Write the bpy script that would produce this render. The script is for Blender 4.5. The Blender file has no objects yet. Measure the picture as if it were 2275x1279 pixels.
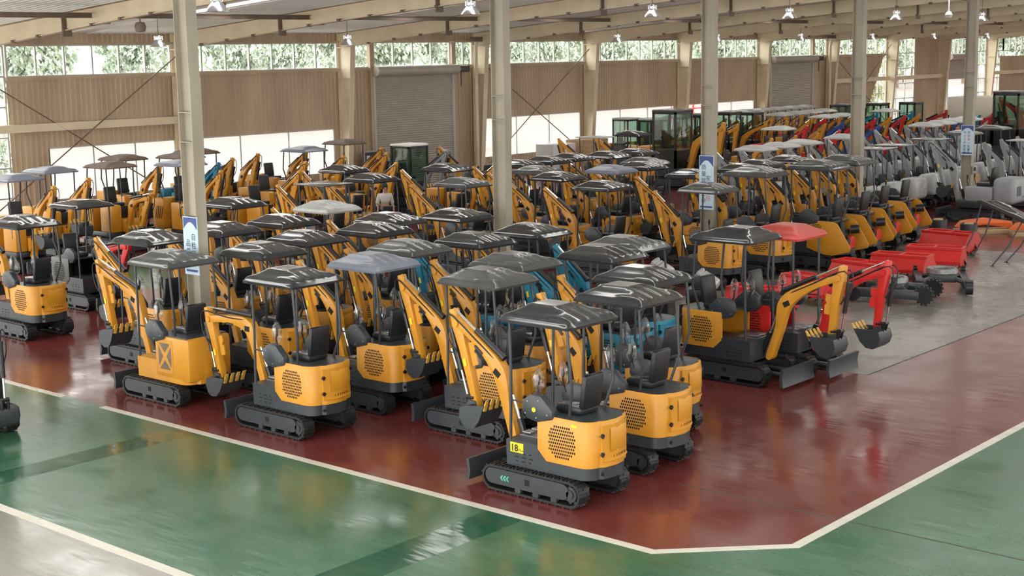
import bpy, bmesh, math, random
from mathutils import Vector, Matrix
random.seed(7)
C = bpy.context.scene.collection
PI = math.pi

# ------------------------------------------------------------------ camera
f, pitch, roll, yaw = 3161.84, 0.165387579, -0.0158292342, 0.715743905
fw = Vector((math.cos(pitch)*math.cos(yaw), math.cos(pitch)*math.sin(yaw), -math.sin(pitch)))
r0 = Vector((math.sin(yaw), -math.cos(yaw), 0)); u0 = r0.cross(fw)
r1 = math.cos(roll)*r0 + math.sin(roll)*u0; u1 = -math.sin(roll)*r0 + math.cos(roll)*u0
cam = bpy.data.cameras.new('camera'); co = bpy.data.objects.new('camera', cam); C.objects.link(co)
cam.sensor_width = 36; cam.lens = f/2275*36; cam.clip_start = .1; cam.clip_end = 600
M4 = Matrix((r1, u1, -fw)).transposed().to_4x4(); M4.translation = Vector((0, 0, 5.7)); co.matrix_world = M4
bpy.context.scene.camera = co

# ------------------------------------------------------------------ world, exposure
sc = bpy.context.scene
sc.view_settings.view_transform = 'Standard'; sc.view_settings.look = 'None'
sc.view_settings.gamma = 1; sc.view_settings.use_curve_mapping = False; sc.view_settings.exposure = 0.0
w = bpy.data.worlds.new('World'); sc.world = w; w.use_nodes = True
nt = w.node_tree; bg = nt.nodes['Background']
tc = nt.nodes.new('ShaderNodeTexCoord'); sep = nt.nodes.new('ShaderNodeSeparateXYZ'); rp = nt.nodes.new('ShaderNodeValToRGB')
nt.links.new(tc.outputs['Generated'], sep.inputs[0]); nt.links.new(sep.outputs['Z'], rp.inputs[0]); nt.links.new(rp.outputs[0], bg.inputs[0])
rp.color_ramp.elements[0].color = (1, .97, .93, 1); rp.color_ramp.elements[1].color = (.93, .96, 1, 1)
SKY = 6.5
bg.inputs[1].default_value = SKY
SKYLIGHT = 8.2      # daylight coming through the translucent roof strips

# ------------------------------------------------------------------ materials
def mat(name, col, rough=.5, metal=0, spec=.5, coat=0, emit=None, es=0):
    m = bpy.data.materials.new(name); m.use_nodes = True
    b = m.node_tree.nodes['Principled BSDF']
    b.inputs['Base Color'].default_value = (*col, 1); b.inputs['Roughness'].default_value = rough
    b.inputs['Metallic'].default_value = metal; b.inputs['Specular IOR Level'].default_value = spec
    b.inputs['Coat Weight'].default_value = coat
    if emit: b.inputs['Emission Color'].default_value = (*emit, 1); b.inputs['Emission Strength'].default_value = es
    return m
def noisy(m, amt=.15, scale=6, rvar=0, bump=0, bscale=40, stretch=(1, 1, 1), detail=4, tint=None):
    """procedural variation of colour, gloss and relief in object space"""
    n = m.node_tree; b = n.nodes['Principled BSDF']; base = b.inputs['Base Color'].default_value[:]
    tc = n.nodes.new('ShaderNodeTexCoord'); mp = n.nodes.new('ShaderNodeMapping'); mp.inputs['Scale'].default_value = stretch
    n.links.new(tc.outputs['Object'], mp.inputs[0])
    t = n.nodes.new('ShaderNodeTexNoise'); t.inputs['Scale'].default_value = scale; t.inputs['Detail'].default_value = detail
    n.links.new(mp.outputs[0], t.inputs[0])
    r = n.nodes.new('ShaderNodeValToRGB'); r.color_ramp.elements[0].position = .3; r.color_ramp.elements[1].position = .7
    lo = [max(0, c*(1-amt)) for c in base[:3]]; hi = [min(1, c*(1+amt)) for c in base[:3]]
    if tint: lo = list(tint)
    r.color_ramp.elements[0].color = (*lo, 1); r.color_ramp.elements[1].color = (*hi, 1)
    n.links.new(t.outputs[0], r.inputs[0]); n.links.new(r.outputs[0], b.inputs['Base Color'])
    if rvar:
        mr = n.nodes.new('ShaderNodeMapRange'); rr = b.inputs['Roughness'].default_value
        mr.inputs[1].default_value = .3; mr.inputs[2].default_value = .7
        mr.inputs[3].default_value = max(.02, rr-rvar); mr.inputs[4].default_value = rr+rvar
        n.links.new(t.outputs[0], mr.inputs[0]); n.links.new(mr.outputs[0], b.inputs['Roughness'])
    if bump:
        t2 = n.nodes.new('ShaderNodeTexNoise'); t2.inputs['Scale'].default_value = bscale; t2.inputs['Detail'].default_value = 3
        n.links.new(mp.outputs[0], t2.inputs[0])
        bp = n.nodes.new('ShaderNodeBump'); bp.inputs['Strength'].default_value = bump; bp.inputs['Distance'].default_value = .02
        n.links.new(t2.outputs[0], bp.inputs['Height']); n.links.new(bp.outputs[0], b.inputs['Normal'])
    return m
def paint(name, col, rough=.38): return noisy(mat(name, col, rough, spec=.5), .08, 3, .06)

YEL = paint('yellow_paint', (.62, .275, .022)); TEAL = paint('teal_paint', (.012, .21, .34)); RED = paint('red_paint', (.62, .022, .02))
BLUE = paint('blue_paint', (.015, .09, .38)); CRIM = paint('crimson_paint', (.42, .02, .03)); SILV = paint('silver_paint', (.30, .32, .34)); HOOD = paint('wrapped_hood_grey', (.46, .47, .47), .25); ORG = paint('orange_paint', (.75, .14, .025))
DRK = paint('dark_grey_paint', (.036, .042, .050), .36); BLK = paint('black_paint', (.013, .014, .016), .32)
RUB = noisy(mat('rubber', (.013, .013, .014), .5), .3, 20)
ROOF = noisy(mat('canopy_black_gloss', (.035, .037, .042), .16, coat=.4), .15, 2, .05); ROOFG = noisy(mat('canopy_grey_blue', (.20, .22, .28), .3), .12, 3)
ROOFK = noisy(mat('canopy_charcoal', (.075, .08, .082), .24, coat=.3), .15, 2, .05); ROOFR = noisy(mat('canopy_red', (.50, .06, .05), .35), .1, 3); ROOFW = noisy(mat('canopy_pale', (.42, .43, .42), .3), .12, 3)
CHR = mat('chrome_rod', (.85, .86, .88), .12, 1); STL = noisy(mat('steel', (.35, .35, .36), .4, .8), .2, 8)
HOLE = mat('dark_opening', (.006, .006, .006), .8); SEAT = noisy(mat('black_vinyl', (.013, .014, .017), .4), .2, 12)
TOOTH = paint('ochre_tooth_paint', (.62, .36, .06)); DECAL = mat('yellow_decal', (.85, .68, .02), .4); INK = mat('black_ink', (.01, .01, .01), .5); MINT = mat('mint_decal', (.10, .42, .32), .4)
TAN = noisy(mat('tan_cladding', (.53, .42, .29), .55), .06, .5, tint=(.42, .32, .22), stretch=(2.0, 1, .5)); CREAM = noisy(mat('cream_steel', (.72, .63, .45), .5), .08, 1.2)
COLM = noisy(mat('column_grey_cream', (.40, .365, .29), .5), .10, 1.5, tint=(.315, .28, .22), stretch=(1, 1, .4)); BROWN_SHADE = noisy(mat('brown_and_shaded_steel', (.16, .115, .085), .55), .2, 3)
SHUT = noisy(mat('shutter_grey', (.46, .43, .37), .45, .1), .08, 2); FRM = mat('window_frame_grey', (.50, .51, .47), .45); WHT = mat('white_enamel', (.75, .75, .73), .4)
SHEET = noisy(mat('roof_sheet', (.74, .77, .76), .28, .15, spec=.8), .06, .6); ALU = mat('spun_aluminium', (.80, .81, .84), .22, .9); BULB = mat('lamp_glow', (1, 1, 1), .5, emit=(.9, .93, 1), es=2.5)
SKYP = mat('translucent_roof_strip', (.9, .92, .9), .5, emit=(1, .98, .93), es=SKYLIGHT)
WOOD = noisy(mat('plywood', (.48, .33, .19), .65), .2, 3, stretch=(1, 1, 8)); CARD = noisy(mat('kraft_board', (.50, .34, .2), .75), .1, 4); SKIN = mat('skin', (.56, .33, .24), .5); HAIR = mat('hair', (.012, .01, .01), .55); SHIRT = noisy(mat('white_cloth', (.72, .71, .68), .8), .06, 9); TROU = noisy(mat('dark_cloth', (.015, .028, .028), .8), .2, 9)
SIGNW = mat('sign_pale_blue', (.52, .68, .80), .4); SIGNB = mat('sign_navy', (.02, .05, .24), .4); SIGNK = mat('sign_ink', (.02, .03, .06), .5); SIGNR = mat('sign_red_ink', (.55, .12, .1), .5)
LEAF = noisy(mat('tree_leaf', (.46, .53, .42), .6), .2, .8); LEAFY = noisy(mat('yellow_green_leaf', (.52, .54, .32), .6), .2, 1.5); HILL = noisy(mat('wooded_hill', (.40, .47, .39), .9), .2, .06); BARK = noisy(mat('bark', (.17, .12, .08), .8), .3, 4)
PAVE = noisy(mat('pale_paving', (.175, .138, .121), .8), .05, .4); PINK = noisy(mat('pale_pink_render', (.33, .27, .25), .8), .05, .4)
def thin(name, tint, gl, rough=.03, bump=0, fres=1.45):
    m = bpy.data.materials.new(name); m.use_nodes = True; n = m.node_tree; n.nodes.clear()
    o = n.nodes.new('ShaderNodeOutputMaterial'); tr = n.nodes.new('ShaderNodeBsdfTransparent'); g = n.nodes.new('ShaderNodeBsdfGlossy'); mx = n.nodes.new('ShaderNodeMixShader'); fr = n.nodes.new('ShaderNodeLayerWeight'); mu = n.nodes.new('ShaderNodeMath')
    tr.inputs[0].default_value = (*tint, 1); g.inputs['Roughness'].default_value = rough
    fr.inputs[0].default_value = .35; mu.operation = 'MULTIPLY_ADD'; mu.inputs[1].default_value = gl; mu.inputs[2].default_value = .04
    n.links.new(fr.outputs['Facing'], mu.inputs[0]); n.links.new(mu.outputs[0], mx.inputs[0])
    n.links.new(tr.outputs[0], mx.inputs[1]); n.links.new(g.outputs[0], mx.inputs[2]); n.links.new(mx.outputs[0], o.inputs[0])
    if bump:
        t = n.nodes.new('ShaderNodeTexNoise'); t.inputs['Scale'].default_value = 22; b = n.nodes.new('ShaderNodeBump'); b.inputs['Strength'].default_value = bump
        n.links.new(t.outputs[0], b.inputs['Height']); n.links.new(b.outputs[0], g.inputs['Normal'])
    return m
GLASS = thin('window_glass', (.93, .96, .93), .3); CABG = thin('cab_glass', (.50, .66, .58), .5); WRAP = thin('clear_plastic_wrap', (.86, .86, .86), .55, .16, .9)

def floor_mat(name, col, col2, rough, spec=.8):
    m = mat(name, col, rough, spec=spec); n = m.node_tree; b = n.nodes['Principled BSDF']
    tc = n.nodes.new('ShaderNodeTexCoord')
    def nz(scale, detail, st=(1, 1, 1)):
        mp = n.nodes.new('ShaderNodeMapping'); mp.inputs['Scale'].default_value = st; mp.inputs['Rotation'].default_value = (0, 0, -yaw)
        n.links.new(tc.outputs['Object'], mp.inputs[0]); t = n.nodes.new('ShaderNodeTexNoise'); t.inputs['Scale'].default_value = scale; t.inputs['Detail'].default_value = detail
        n.links.new(mp.outputs[0], t.inputs[0]); return t
    t = nz(.35, 3); r = n.nodes.new('ShaderNodeValToRGB'); r.color_ramp.elements[0].position = .25; r.color_ramp.elements[1].position = .75
    r.color_ramp.elements[0].color = (*col2, 1); r.color_ramp.elements[1].color = (*col, 1); n.links.new(t.outputs[0], r.inputs[0])
    t3 = nz(5, 5, (1, .35, 1)); r3 = n.nodes.new('ShaderNodeValToRGB'); r3.color_ramp.elements[0].position = .2; r3.color_ramp.elements[0].color = (.84, .83, .80, 1); r3.color_ramp.elements[1].position = .62
    n.links.new(t3.outputs[0], r3.inputs[0]); mx = n.nodes.new('ShaderNodeMix'); mx.data_type = 'RGBA'; mx.blend_type = 'MULTIPLY'; mx.inputs[0].default_value = 1
    n.links.new(r.outputs[0], mx.inputs[6]); n.links.new(r3.outputs[0], mx.inputs[7]); n.links.new(mx.outputs[2], b.inputs['Base Color'])
    mr = n.nodes.new('ShaderNodeMapRange'); mr.inputs[1].default_value = .3; mr.inputs[2].default_value = .7; mr.inputs[3].default_value = rough*.7; mr.inputs[4].default_value = rough*1.5
    n.links.new(nz(1.1, 4).outputs[0], mr.inputs[0]); n.links.new(mr.outputs[0], b.inputs['Roughness'])
    bp = n.nodes.new('ShaderNodeBump'); bp.inputs['Strength'].default_value = .22; bp.inputs['Distance'].default_value = .02
    n.links.new(nz(2.0, 2, (2.6, .7, 1)).outputs[0], bp.inputs['Height']); n.links.new(bp.outputs[0], b.inputs['Normal'])
    return m
F_GRN = floor_mat('green_epoxy', (.036, .150, .078), (.046, .118, .068), .20); F_GRD = floor_mat('fresh_green_epoxy', (.018, .10, .055), (.014, .08, .045), .11)
F_RED = floor_mat('red_epoxy', (.19, .036, .033), (.135, .033, .030), .18); F_GRY = floor_mat('grey_concrete', (.27, .25, .225), (.19, .175, .155), .22); F_GRL = floor_mat('pale_grey_epoxy', (.30, .29, .26), (.24, .23, .21), .17)
F_WHT = floor_mat('white_line_paint', (.72, .70, .62), (.60, .57, .50), .35); F_JNT = mat('joint_filler', (.05, .055, .045), .6)

# ------------------------------------------------------------------ mesh helpers
class MB:
    def __init__(s): s.bm = bmesh.new()
    def box(s, x0, x1, y0, y1, z0, z1, bev=0, seg=2):
        b = bmesh.new(); bmesh.ops.create_cube(b, size=1)
        for v in b.verts: v.co = Vector(((x0+x1)/2+v.co.x*(x1-x0), (y0+y1)/2+v.co.y*(y1-y0), (z0+z1)/2+v.co.z*(z1-z0)))
        return s._in(b, bev, seg)
    def obox(s, c, size, rot=None, bev=0):
        b = bmesh.new(); bmesh.ops.create_cube(b, size=1)
        for v in b.verts: v.co = Vector((v.co.x*size[0], v.co.y*size[1], v.co.z*size[2]))
        if bev: bmesh.ops.bevel(b, geom=b.edges[:], offset=bev, segments=2, affect='EDGES', profile=.5)
        m = (rot or Matrix()).to_4x4()
        for v in b.verts: v.co = m @ v.co + Vector(c)
        return s._in(b)
    def _in(s, b, bev=0, seg=2):
        if bev: bmesh.ops.bevel(b, geom=b.edges[:], offset=bev, segments=seg, affect='EDGES', profile=.5)
        me = bpy.data.meshes.new('t'); b.to_mesh(me); b.free(); s.bm.from_mesh(me); bpy.data.meshes.remove(me); return s
    def prism(s, poly, axis, a, b, bev=0):
        q = bmesh.new()
        P = {'x': lambda p, t: (t, p[0], p[1]), 'y': lambda p, t: (p[0], t, p[1]), 'z': lambda p, t: (p[0], p[1], t)}[axis]
        A = [q.verts.new(P(p, a)) for p in poly]; B = [q.verts.new(P(p, b)) for p in poly]
        q.faces.new(A); q.faces.new(B[::-1]); n = len(poly)
        for i in range(n): q.faces.new((A[i], A[(i+1) % n], B[(i+1) % n], B[i])[::-1])
        bmesh.ops.recalc_face_normals(q, faces=q.faces[:])
        return s._in(q, bev)
    def tube(s, pts, r, seg=8, caps=True):
        pts = [Vector(p) for p in pts]; rings = []; prev = None
        for i, p in enumerate(pts):
            t = ((pts[i+1]-p) if i == 0 else (p-pts[i-1]) if i == len(pts)-1 else (pts[i+1]-pts[i-1])).normalized()
            if prev is None:
                a = Vector((0, 0, 1)) if abs(t.z) < .9 else Vector((1, 0, 0)); nn = t.cross(a).normalized()
            else: nn = (prev - t*prev.dot(t)).normalized()
            prev = nn; bb = t.cross(nn); rr = r[i] if isinstance(r, (list, tuple)) else r
            rings.append([s.bm.verts.new(p + (nn*math.cos(2*PI*k/seg)+bb*math.sin(2*PI*k/seg))*rr) for k in range(seg)])
        for A, B in zip(rings, rings[1:]):
            for k in range(seg): s.bm.faces.new((A[k], A[(k+1) % seg], B[(k+1) % seg], B[k]))
        if caps: s.bm.faces.new(rings[0][::-1]); s.bm.faces.new(rings[-1])
        return s
    def cyl(s, p0, p1, r, seg=12): return s.tube([p0, p1], r, seg)
    def lathe(s, prof, c=(0, 0, 0), seg=16, cap=False):
        R = []
        for (r, z) in prof: R.append([s.bm.verts.new((c[0]+r*math.cos(2*PI*k/seg), c[1]+r*math.sin(2*PI*k/seg), c[2]+z)) for k in range(seg)])
        for A, B in zip(R, R[1:]):
            for k in range(seg): s.bm.faces.new((A[k], A[(k+1) % seg], B[(k+1) % seg], B[k]))
        if cap: s.bm.faces.new(R[0][::-1]); s.bm.faces.new(R[-1])
        return s
    def poly(s, pts): s.bm.faces.new([s.bm.verts.new(p) for p in pts]); return s
    def build(s, name, m, parent=None, ang=35):
        me = bpy.data.meshes.new(name); s.bm.to_mesh(me); s.bm.free()
        for p in me.polygons: p.use_smooth = True
        me.set_sharp_from_angle(angle=math.radians(ang))
        ms = m if isinstance(m, (list, tuple)) else [m]
        for q in ms: me.materials.append(q)
        o = bpy.data.objects.new(name, me); C.objects.link(o)
        if not isinstance(m, (list, tuple)): o.material_slots[0].link = 'OBJECT'; o.material_slots[0].material = m
        if parent: o.parent = parent
        return o
def tag(o, label=None, cat=None, group=None, kind=None):
    for k, v in (('label', label), ('category', cat), ('group', group), ('kind', kind)):
        if v: o[k] = v
    return o
def thing(name, label, cat, loc=(0, 0, 0), rz=0, group=None, sc_=1):
    o = bpy.data.objects.new(name, None); C.objects.link(o); o.empty_display_size = .2
    o.location = loc; o.rotation_euler = (0, 0, rz); o.scale = (sc_,)*3
    return tag(o, label, cat, group)
def struct(o): o['kind'] = 'structure'; return o
KIDS = {}
def kids(o):
    if o.name not in KIDS: KIDS[o.name] = list(o.children)
    return KIDS[o.name]
def dup(root, loc, rz, label, group=None, sc_=1, recol=None, cat=None, skip=()):
    r = root.copy(); C.objects.link(r); r.location = loc; r.rotation_euler = (0, 0, rz); r.scale = (sc_,)*3; r['label'] = label
    if group: r['group'] = group
    elif 'group' in r: del r['group']
    if cat: r['category'] = cat
    for ch in kids(root):
        if ch.name.split('.')[0] in skip: continue
        c = ch.copy(); C.objects.link(c); c.parent = r; fix(c, recol)
        for g in kids(ch):
            if g.name.split('.')[0] in skip: continue
            d = g.copy(); C.objects.link(d); d.parent = c; fix(d, recol)
    return r
def fix(o, recol):
    if recol and o.type == 'MESH':
        key = o.name.split('.')[0] 
        for sl in o.material_slots:
            if key in recol: sl.material = recol[key]
            elif sl.material and sl.material.name in recol: sl.material = recol[sl.material.name]
def rx(a): return Matrix.Rotation(a, 3, 'X')
def smooth_path(P, n=6):
    P = [Vector(p) for p in P]; out = []
    for i in range(len(P)-1):
        a = P[max(0, i-1)]; b = P[i]; c = P[i+1]; d = P[min(len(P)-1, i+2)]
        for k in range(n):
            t = k/n; out.append(.5*((2*b)+(c-a)*t+(2*a-5*b+4*c-d)*t*t+(3*b-a-3*c+d)*t**3))
    out.append(P[-1]); return out
def to_mesh(o, parent, mtx):
    """a text object becomes a plain mesh part"""
    bpy.context.view_layer.update(); me = bpy.data.meshes.new_from_object(o.evaluated_get(bpy.context.evaluated_depsgraph_get())); nm = o.data.name
    bpy.data.objects.remove(o); n = bpy.data.objects.new('lettering', me); C.objects.link(n); n.parent = parent; n.matrix_local = mtx; return n

# ================================================================== SETTING
XA, XB, YF, YB = -2.0, 126.0, -6.0, 43.1       # the hall: end walls, front wall, rear wall
fl = MB(); FM = [F_GRL, F_GRN, F_GRD, F_RED, F_GRY, F_JNT]
def fpoly(pts, i):
    fa = fl.bm.faces.new([fl.bm.verts.new((x, y, 0)) for x, y in pts]); fa.material_index = i
    if fa.normal.z < 0: fa.normal_flip()
def frect(x0, x1, y0, y1, i): fpoly([(x0, y0), (x1, y0), (x1, y1), (x0, y1)], i)
frect(XA, 9.03, YF, YB, 0)
ys = [(YF, 10.95, 1), (10.95, 11.55, 2), (11.55, 17.5, 1), (17.5, 18.05, 2), (18.05, 24.6, 1), (24.6, 25.1, 2), (25.1, YB, 1)]
for a, b, i in ys: frect(9.03, 12.87, a, b, i)
fpoly([(12.87, YF), (15.13, YF), (15.13, 7.95), (14.02, 7.95), (12.87, 9.10)], 1)
frect(15.13, 15.165, YF, 10.3, 5); frect(15.165, XB, YF, 7.95, 1)
fpoly([(12.87, 9.10), (14.02, 7.95), (15.13, 7.95), (15.13, 10.3), (12.87, 10.3)], 3); frect(15.165, 22.4, 7.95, 10.3, 3)
frect(12.87, 20.4, 10.3, YB, 3); frect(20.4, 22.4, 10.3, 27.4, 3); frect(20.4, 22.4, 27.4, YB, 1)
frect(22.4, XB, 7.95, 11.25, 3); frect(22.4, 38.3, 11.25, 11.29, 5); frect(22.4, 38.3, 11.29, 18.4, 4); frect(22.4, XB, 18.4, YB, 3); frect(38.3, XB, 11.25, 18.4, 3)
floor = fl.build('floor', FM); struct(floor)
tn = [0]
def trim(mb, m, name=None):
    tn[0] += 1; o = mb.build(name or 'trim_%d' % tn[0], m); return struct(o)
def line(pts, wd):
    mb = MB()
    P = [Vector(p) for p in pts]; L = []; R = []
    for i, p in enumerate(P):
        d0 = (P[i]-P[i-1]).normalized() if i else None; d1 = (P[i+1]-P[i]).normalized() if i < len(P)-1 else None
        d = ((d0 or d1)+(d1 or d0)).normalized(); n = Vector((-d.y, d.x)); k = wd/2/max(.5, n.dot(Vector((-(d1 or d0).y, (d1 or d0).x))))
        L.append(p+n*k); R.append(p-n*k)
    for i in range(len(P)-1):
        mb.prism([tuple(R[i]), tuple(R[i+1]), tuple(L[i+1]), tuple(L[i])], 'z', .0002, .003)
    trim(mb, F_WHT)
line([(12.81, 20.15), (12.81, 9.06), (13.99, 7.88), (XB-.1, 7.88)], .13)
line([(12.81, YB-.4), (12.81, 21.3)], .13)
line([(8.96, YB-.4), (8.96, YF+.2)], .14)

# ---- corrugated sheets
def corr_profile(a, b, per=.2, dep=.03):
    out = []; x = a
    while x < b-1e-6:
        for fx, d in ((0, 0), (.55, 0), (.65, dep), (.9, dep)):
            xx = x+fx*per
            if xx < b: out.append((xx, d))
        x += per
    out.append((b, 0)); return out
def cladding(mb, x0, x1, z0, z1, y=YB, zf0=None, zf1=None, per=.2):
    pr = corr_profile(x0, x1, per); V = []
    for x, d in pr:
        a = zf0(x) if zf0 else z0; b = zf1(x) if zf1 else z1
        V.append((mb.bm.verts.new((x, y-d, a)), mb.bm.verts.new((x, y-d, max(a+.001, b)))))
    for A, B in zip(V, V[1:]): mb.bm.faces.new((A[0], B[0], B[1], A[1]))
wall = MB(); wn = [0]
def window(x0, x1, z0, z1, nx, nz=1, y=YB+.03, fw_=.05):
    wn[0] += 1; fr = MB()
    for i in range(nx+1):
        x = x0+(x1-x0)*i/nx; fr.box(x-fw_/2, x+fw_/2, y-.06, y+.04, z0, z1)
    for j in range(nz+1):
        z = z0+(z1-z0)*j/nz; fr.box(x0, x1, y-.05, y+.03, z-fw_/2, z+fw_/2)
    o = struct(fr.build('window_%d' % wn[0], FRM))
    g = MB(); g.poly([(x0, y, z0), (x1, y, z0), (x1, y, z1), (x0, y, z1)]); g.build('pane', GLASS, o); return o
ZS, ZT, ZL = 5.10, 6.10, 2.70                  # sill and head of the strip window, head of the low opening
FX = [31.2+8*k for k in range(-4, 12)]          # frame lines
def lintel(x0, x1):                             # the rail under the strip window and the one above it
    wall.box(x0, x1, YB-.10, YB+.05, ZS-.13, ZS-.01); wall.box(x0, x1, YB-.08, YB+.05, ZT+.01, ZT+.08)
for k in range(-4, 11):
    a = 31.2+8*k; b = a+8; a2, b2 = a+.13, b-.13
    cladding(wall, a, b, ZT+.06, 6.62)          # band over the windows
    if k <= -2: window(a2, b2, .15, ZT, 8, 6); continue
    if k == -1:
        window(a2, 24.55, .15, ZT, 1, 6); window(24.66, b2, ZS, ZT, 6)
        cladding(wall, 24.62, b, ZL, ZS-.1); cladding(wall, 24.62, 26.0, 0, ZL); window(26.0, b2, .95, ZL, 3); cladding(wall, 26, b, 0, .95); lintel(24.6, b)
    elif k in (0, 2, 3, 4):
        window(a2, b2, ZS, ZT, 7); cladding(wall, a, b, ZL, ZS-.1); window(a2+.35, b2-.3, .95, ZL, 3); cladding(wall, a, b, 0, .95); lintel(a, b)
        wall.box(a, a+.48, YB-.02, YB+.02, .9, ZL+.05); wall.box(b-.43, b, YB-.02, YB+.02, .9, ZL+.05)
    elif k in (1, 5):
        s0, s1 = (41.0, 45.65) if k == 1 else (72.45, 77.2)
        window(a2, s0-.15, ZS, ZT, 1); window(s0+.1, s1, ZS, ZT, 4); window(s1+.3, b2, ZS, ZT, 2)
        cladding(wall, a, s0, 0, ZS-.1); cladding(wall, s1, b, 0, ZS-.1); lintel(a, b)
        for x in (s0-.12, s1+.12): wall.box(x-.12, x+.12, YB-.16, YB+.02, 0, ZT)
    elif k == 6:
        window(a2, b2, ZS, ZT, 6); lintel(a, b)
        cladding(wall, a, b-.4, 0, ZS-.1, zf0=lambda x: 0 if x < a+4.6 else (x-a-4.6)/(8-.4-4.6)*(ZS-.1))
        window(a+4.4, b2, .15, ZS-.15, 4, 4, y=YB+.10)
    elif k == 7: window(a2, a+4.1, .15, ZT, 3, 6); cladding(wall, a+4.1, b, 0, ZT+.1)
    elif k == 8: window(a2, a+1.1, .15, ZT, 1, 6); window(a+1.1, a+4.5, ZS-.3, ZT, 5); window(a+4.6, b2, .15, ZT, 3, 6)
    elif k == 9:
        window(a2, a+3.2, .15, ZT, 3, 6); window(a+3.2, b2, ZS, ZT, 4)
        cladding(wall, a+2.6, b, 0, ZS-.4, zf0=lambda x: 0, zf1=lambda x: ZS-.4)
    else: window(a2, b2, .15, ZT, 6, 6)
wo = struct(wall.build('wall_back', TAN))
# the other three walls, which mostly keep the daylight in
wf = MB(); wf.box(XA-.2, XB+.2, YF-.2, YF, 0, 2.4); wf.box(XA-.2, XB+.2, YF-.2, YF, 4.6, 6.6); struct(wf.build('wall_front', TAN))
wl = MB(); wl.box(XA-.2, XA, YF-.2, YB+.1, 0, .3); wl.prism([(YF-.2, 6.0), (YB+.1, 6.0), (YB+.1, 6.6), (19, 8.4), (YF-.2, 6.35)], 'x', XA-.2, XA); struct(wl.build('wall_left', TAN))
wr = MB(); wr.prism([(YF-.2, 0), (YB+.1, 0), (YB+.1, 6.6), (19, 8.4), (YF-.2, 6.35)], 'x', XB, XB+.2); struct(wr.build('wall_right', TAN))
# ---- roll-up doors
def shutter(n, x0, x1, z0, z1, y=YB-.10):
    d = MB(); z = z0; V = []
    while z < z1:
        for fz, dd in ((0, 0), (.25, .022), (.55, .028), (.8, .012)): V.append((z+fz*.095, y-dd))
        z += .095
    L = [(d.bm.verts.new((x0, yy, zz)), d.bm.verts.new((x1, yy, zz))) for zz, yy in V]
    for A, B in zip(L, L[1:]): d.bm.faces.new((A[0], A[1], B[1], B[0]))
    o = struct(d.build('door_%d' % n, SHUT))
    g = MB()
    for x in (x0-.05, x1+.05): g.box(x-.06, x+.06, y-.08, y+.06, z0*0, z1)
    g.build('guide_rail', FRM, o)
    h = MB(); h.cyl((x0-.1, y-.22, z1+.02), (x1+.15, y-.22, z1+.02), .21, 20); h.build('roller_drum', SHUT, o)
    q = MB(); q.box(x1+.15, x1+.75, y-.42, y-.1, z1-.12, z1+.16, .03); q.cyl((x1+.3, y-.3, z1-.1), (x1+.3, y-.3, z1-.75), .025); q.build('drive_motor', DRK, o)
shutter(1, 41.0, 45.65, 0, 4.92); shutter(2, 72.45, 77.2, 0, 4.92); shutter(3, 96.4, 99.7, 3.2, 4.75)
# ---- girts and wind braces
def hbox(x0, x1, z, y=YB-.25): trim(MB().box(x0, x1, y-.09, y+.09, z-.13, z+.13), CREAM)
hbox(23.3, 31.1, 3.42); hbox(79.3, 87.1, 3.52); hbox(87.3, 95.1, 3.5); hbox(103.3, 111, 3.5)
def brace(a, b): trim(MB().cyl(a, b, .022, 6), BROWN_SHADE)
for x0 in (23.4, 47.4, 79.4):
    brace((x0, YB-.32, 5.2), (x0+7.7, YB-.32, .5)); brace((x0, YB-.36, .5), (x0+7.7, YB-.36, 5.7))
# ---- columns and rafters
def ztop(y): return 6.5+.078*(43.1-y) if y >= 19 else 6.5+.078*24.1-.078*(19-y)
def zbot(y): return ztop(y)-(.50+.012*abs(y-34)) if y >= 19 else ztop(y)-.75
def wall_column(x):
    m = MB(); x0, x1 = x-.13, x+.13
    m.prism([(YB-.05, 0), (YB-.42, 0), (YB-.85, 6.0), (YB-.05, 6.45)], 'x', x-.008, x+.008)
    m.prism([(YB-.42, 0), (YB-.40, 0), (YB-.83, 6.0), (YB-.85, 6.0)], 'x', x0, x1); m.box(x0, x1, YB-.06, YB-.04, 0, 6.5)
    m.box(x0, x1, YB-.82, YB-.06, 4.7, 4.72); m.box(x0, x1, YB-.85, YB-.06, 5.9, 5.93)
    o = struct(m.build('wall_column', CREAM)); return o
def mid_column(x, y=20.05):
    h = .175; w_ = .11; m = MB(); zt = zbot(y)+.02
    m.box(x-.007, x+.007, y-h+.01, y+h-.01, 0, zt); m.box(x-w_, x+w_, y-h, y-h+.014, 0, zt); m.box(x-w_, x+w_, y+h-.014, y+h, 0, zt)
    m.box(x-.2, x+.2, y-.26, y+.26, 0, .025)
    for z in (4.25, 4.75, 7.1): m.box(x-w_, x+w_, y-h+.01, y+h-.01, z-.008, z+.008)
    m.box(x-w_-.004, x+w_+.004, y-h-.016, y-h-.001, 3.85, 5.35)
    return struct(m.build('column', COLM))
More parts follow.
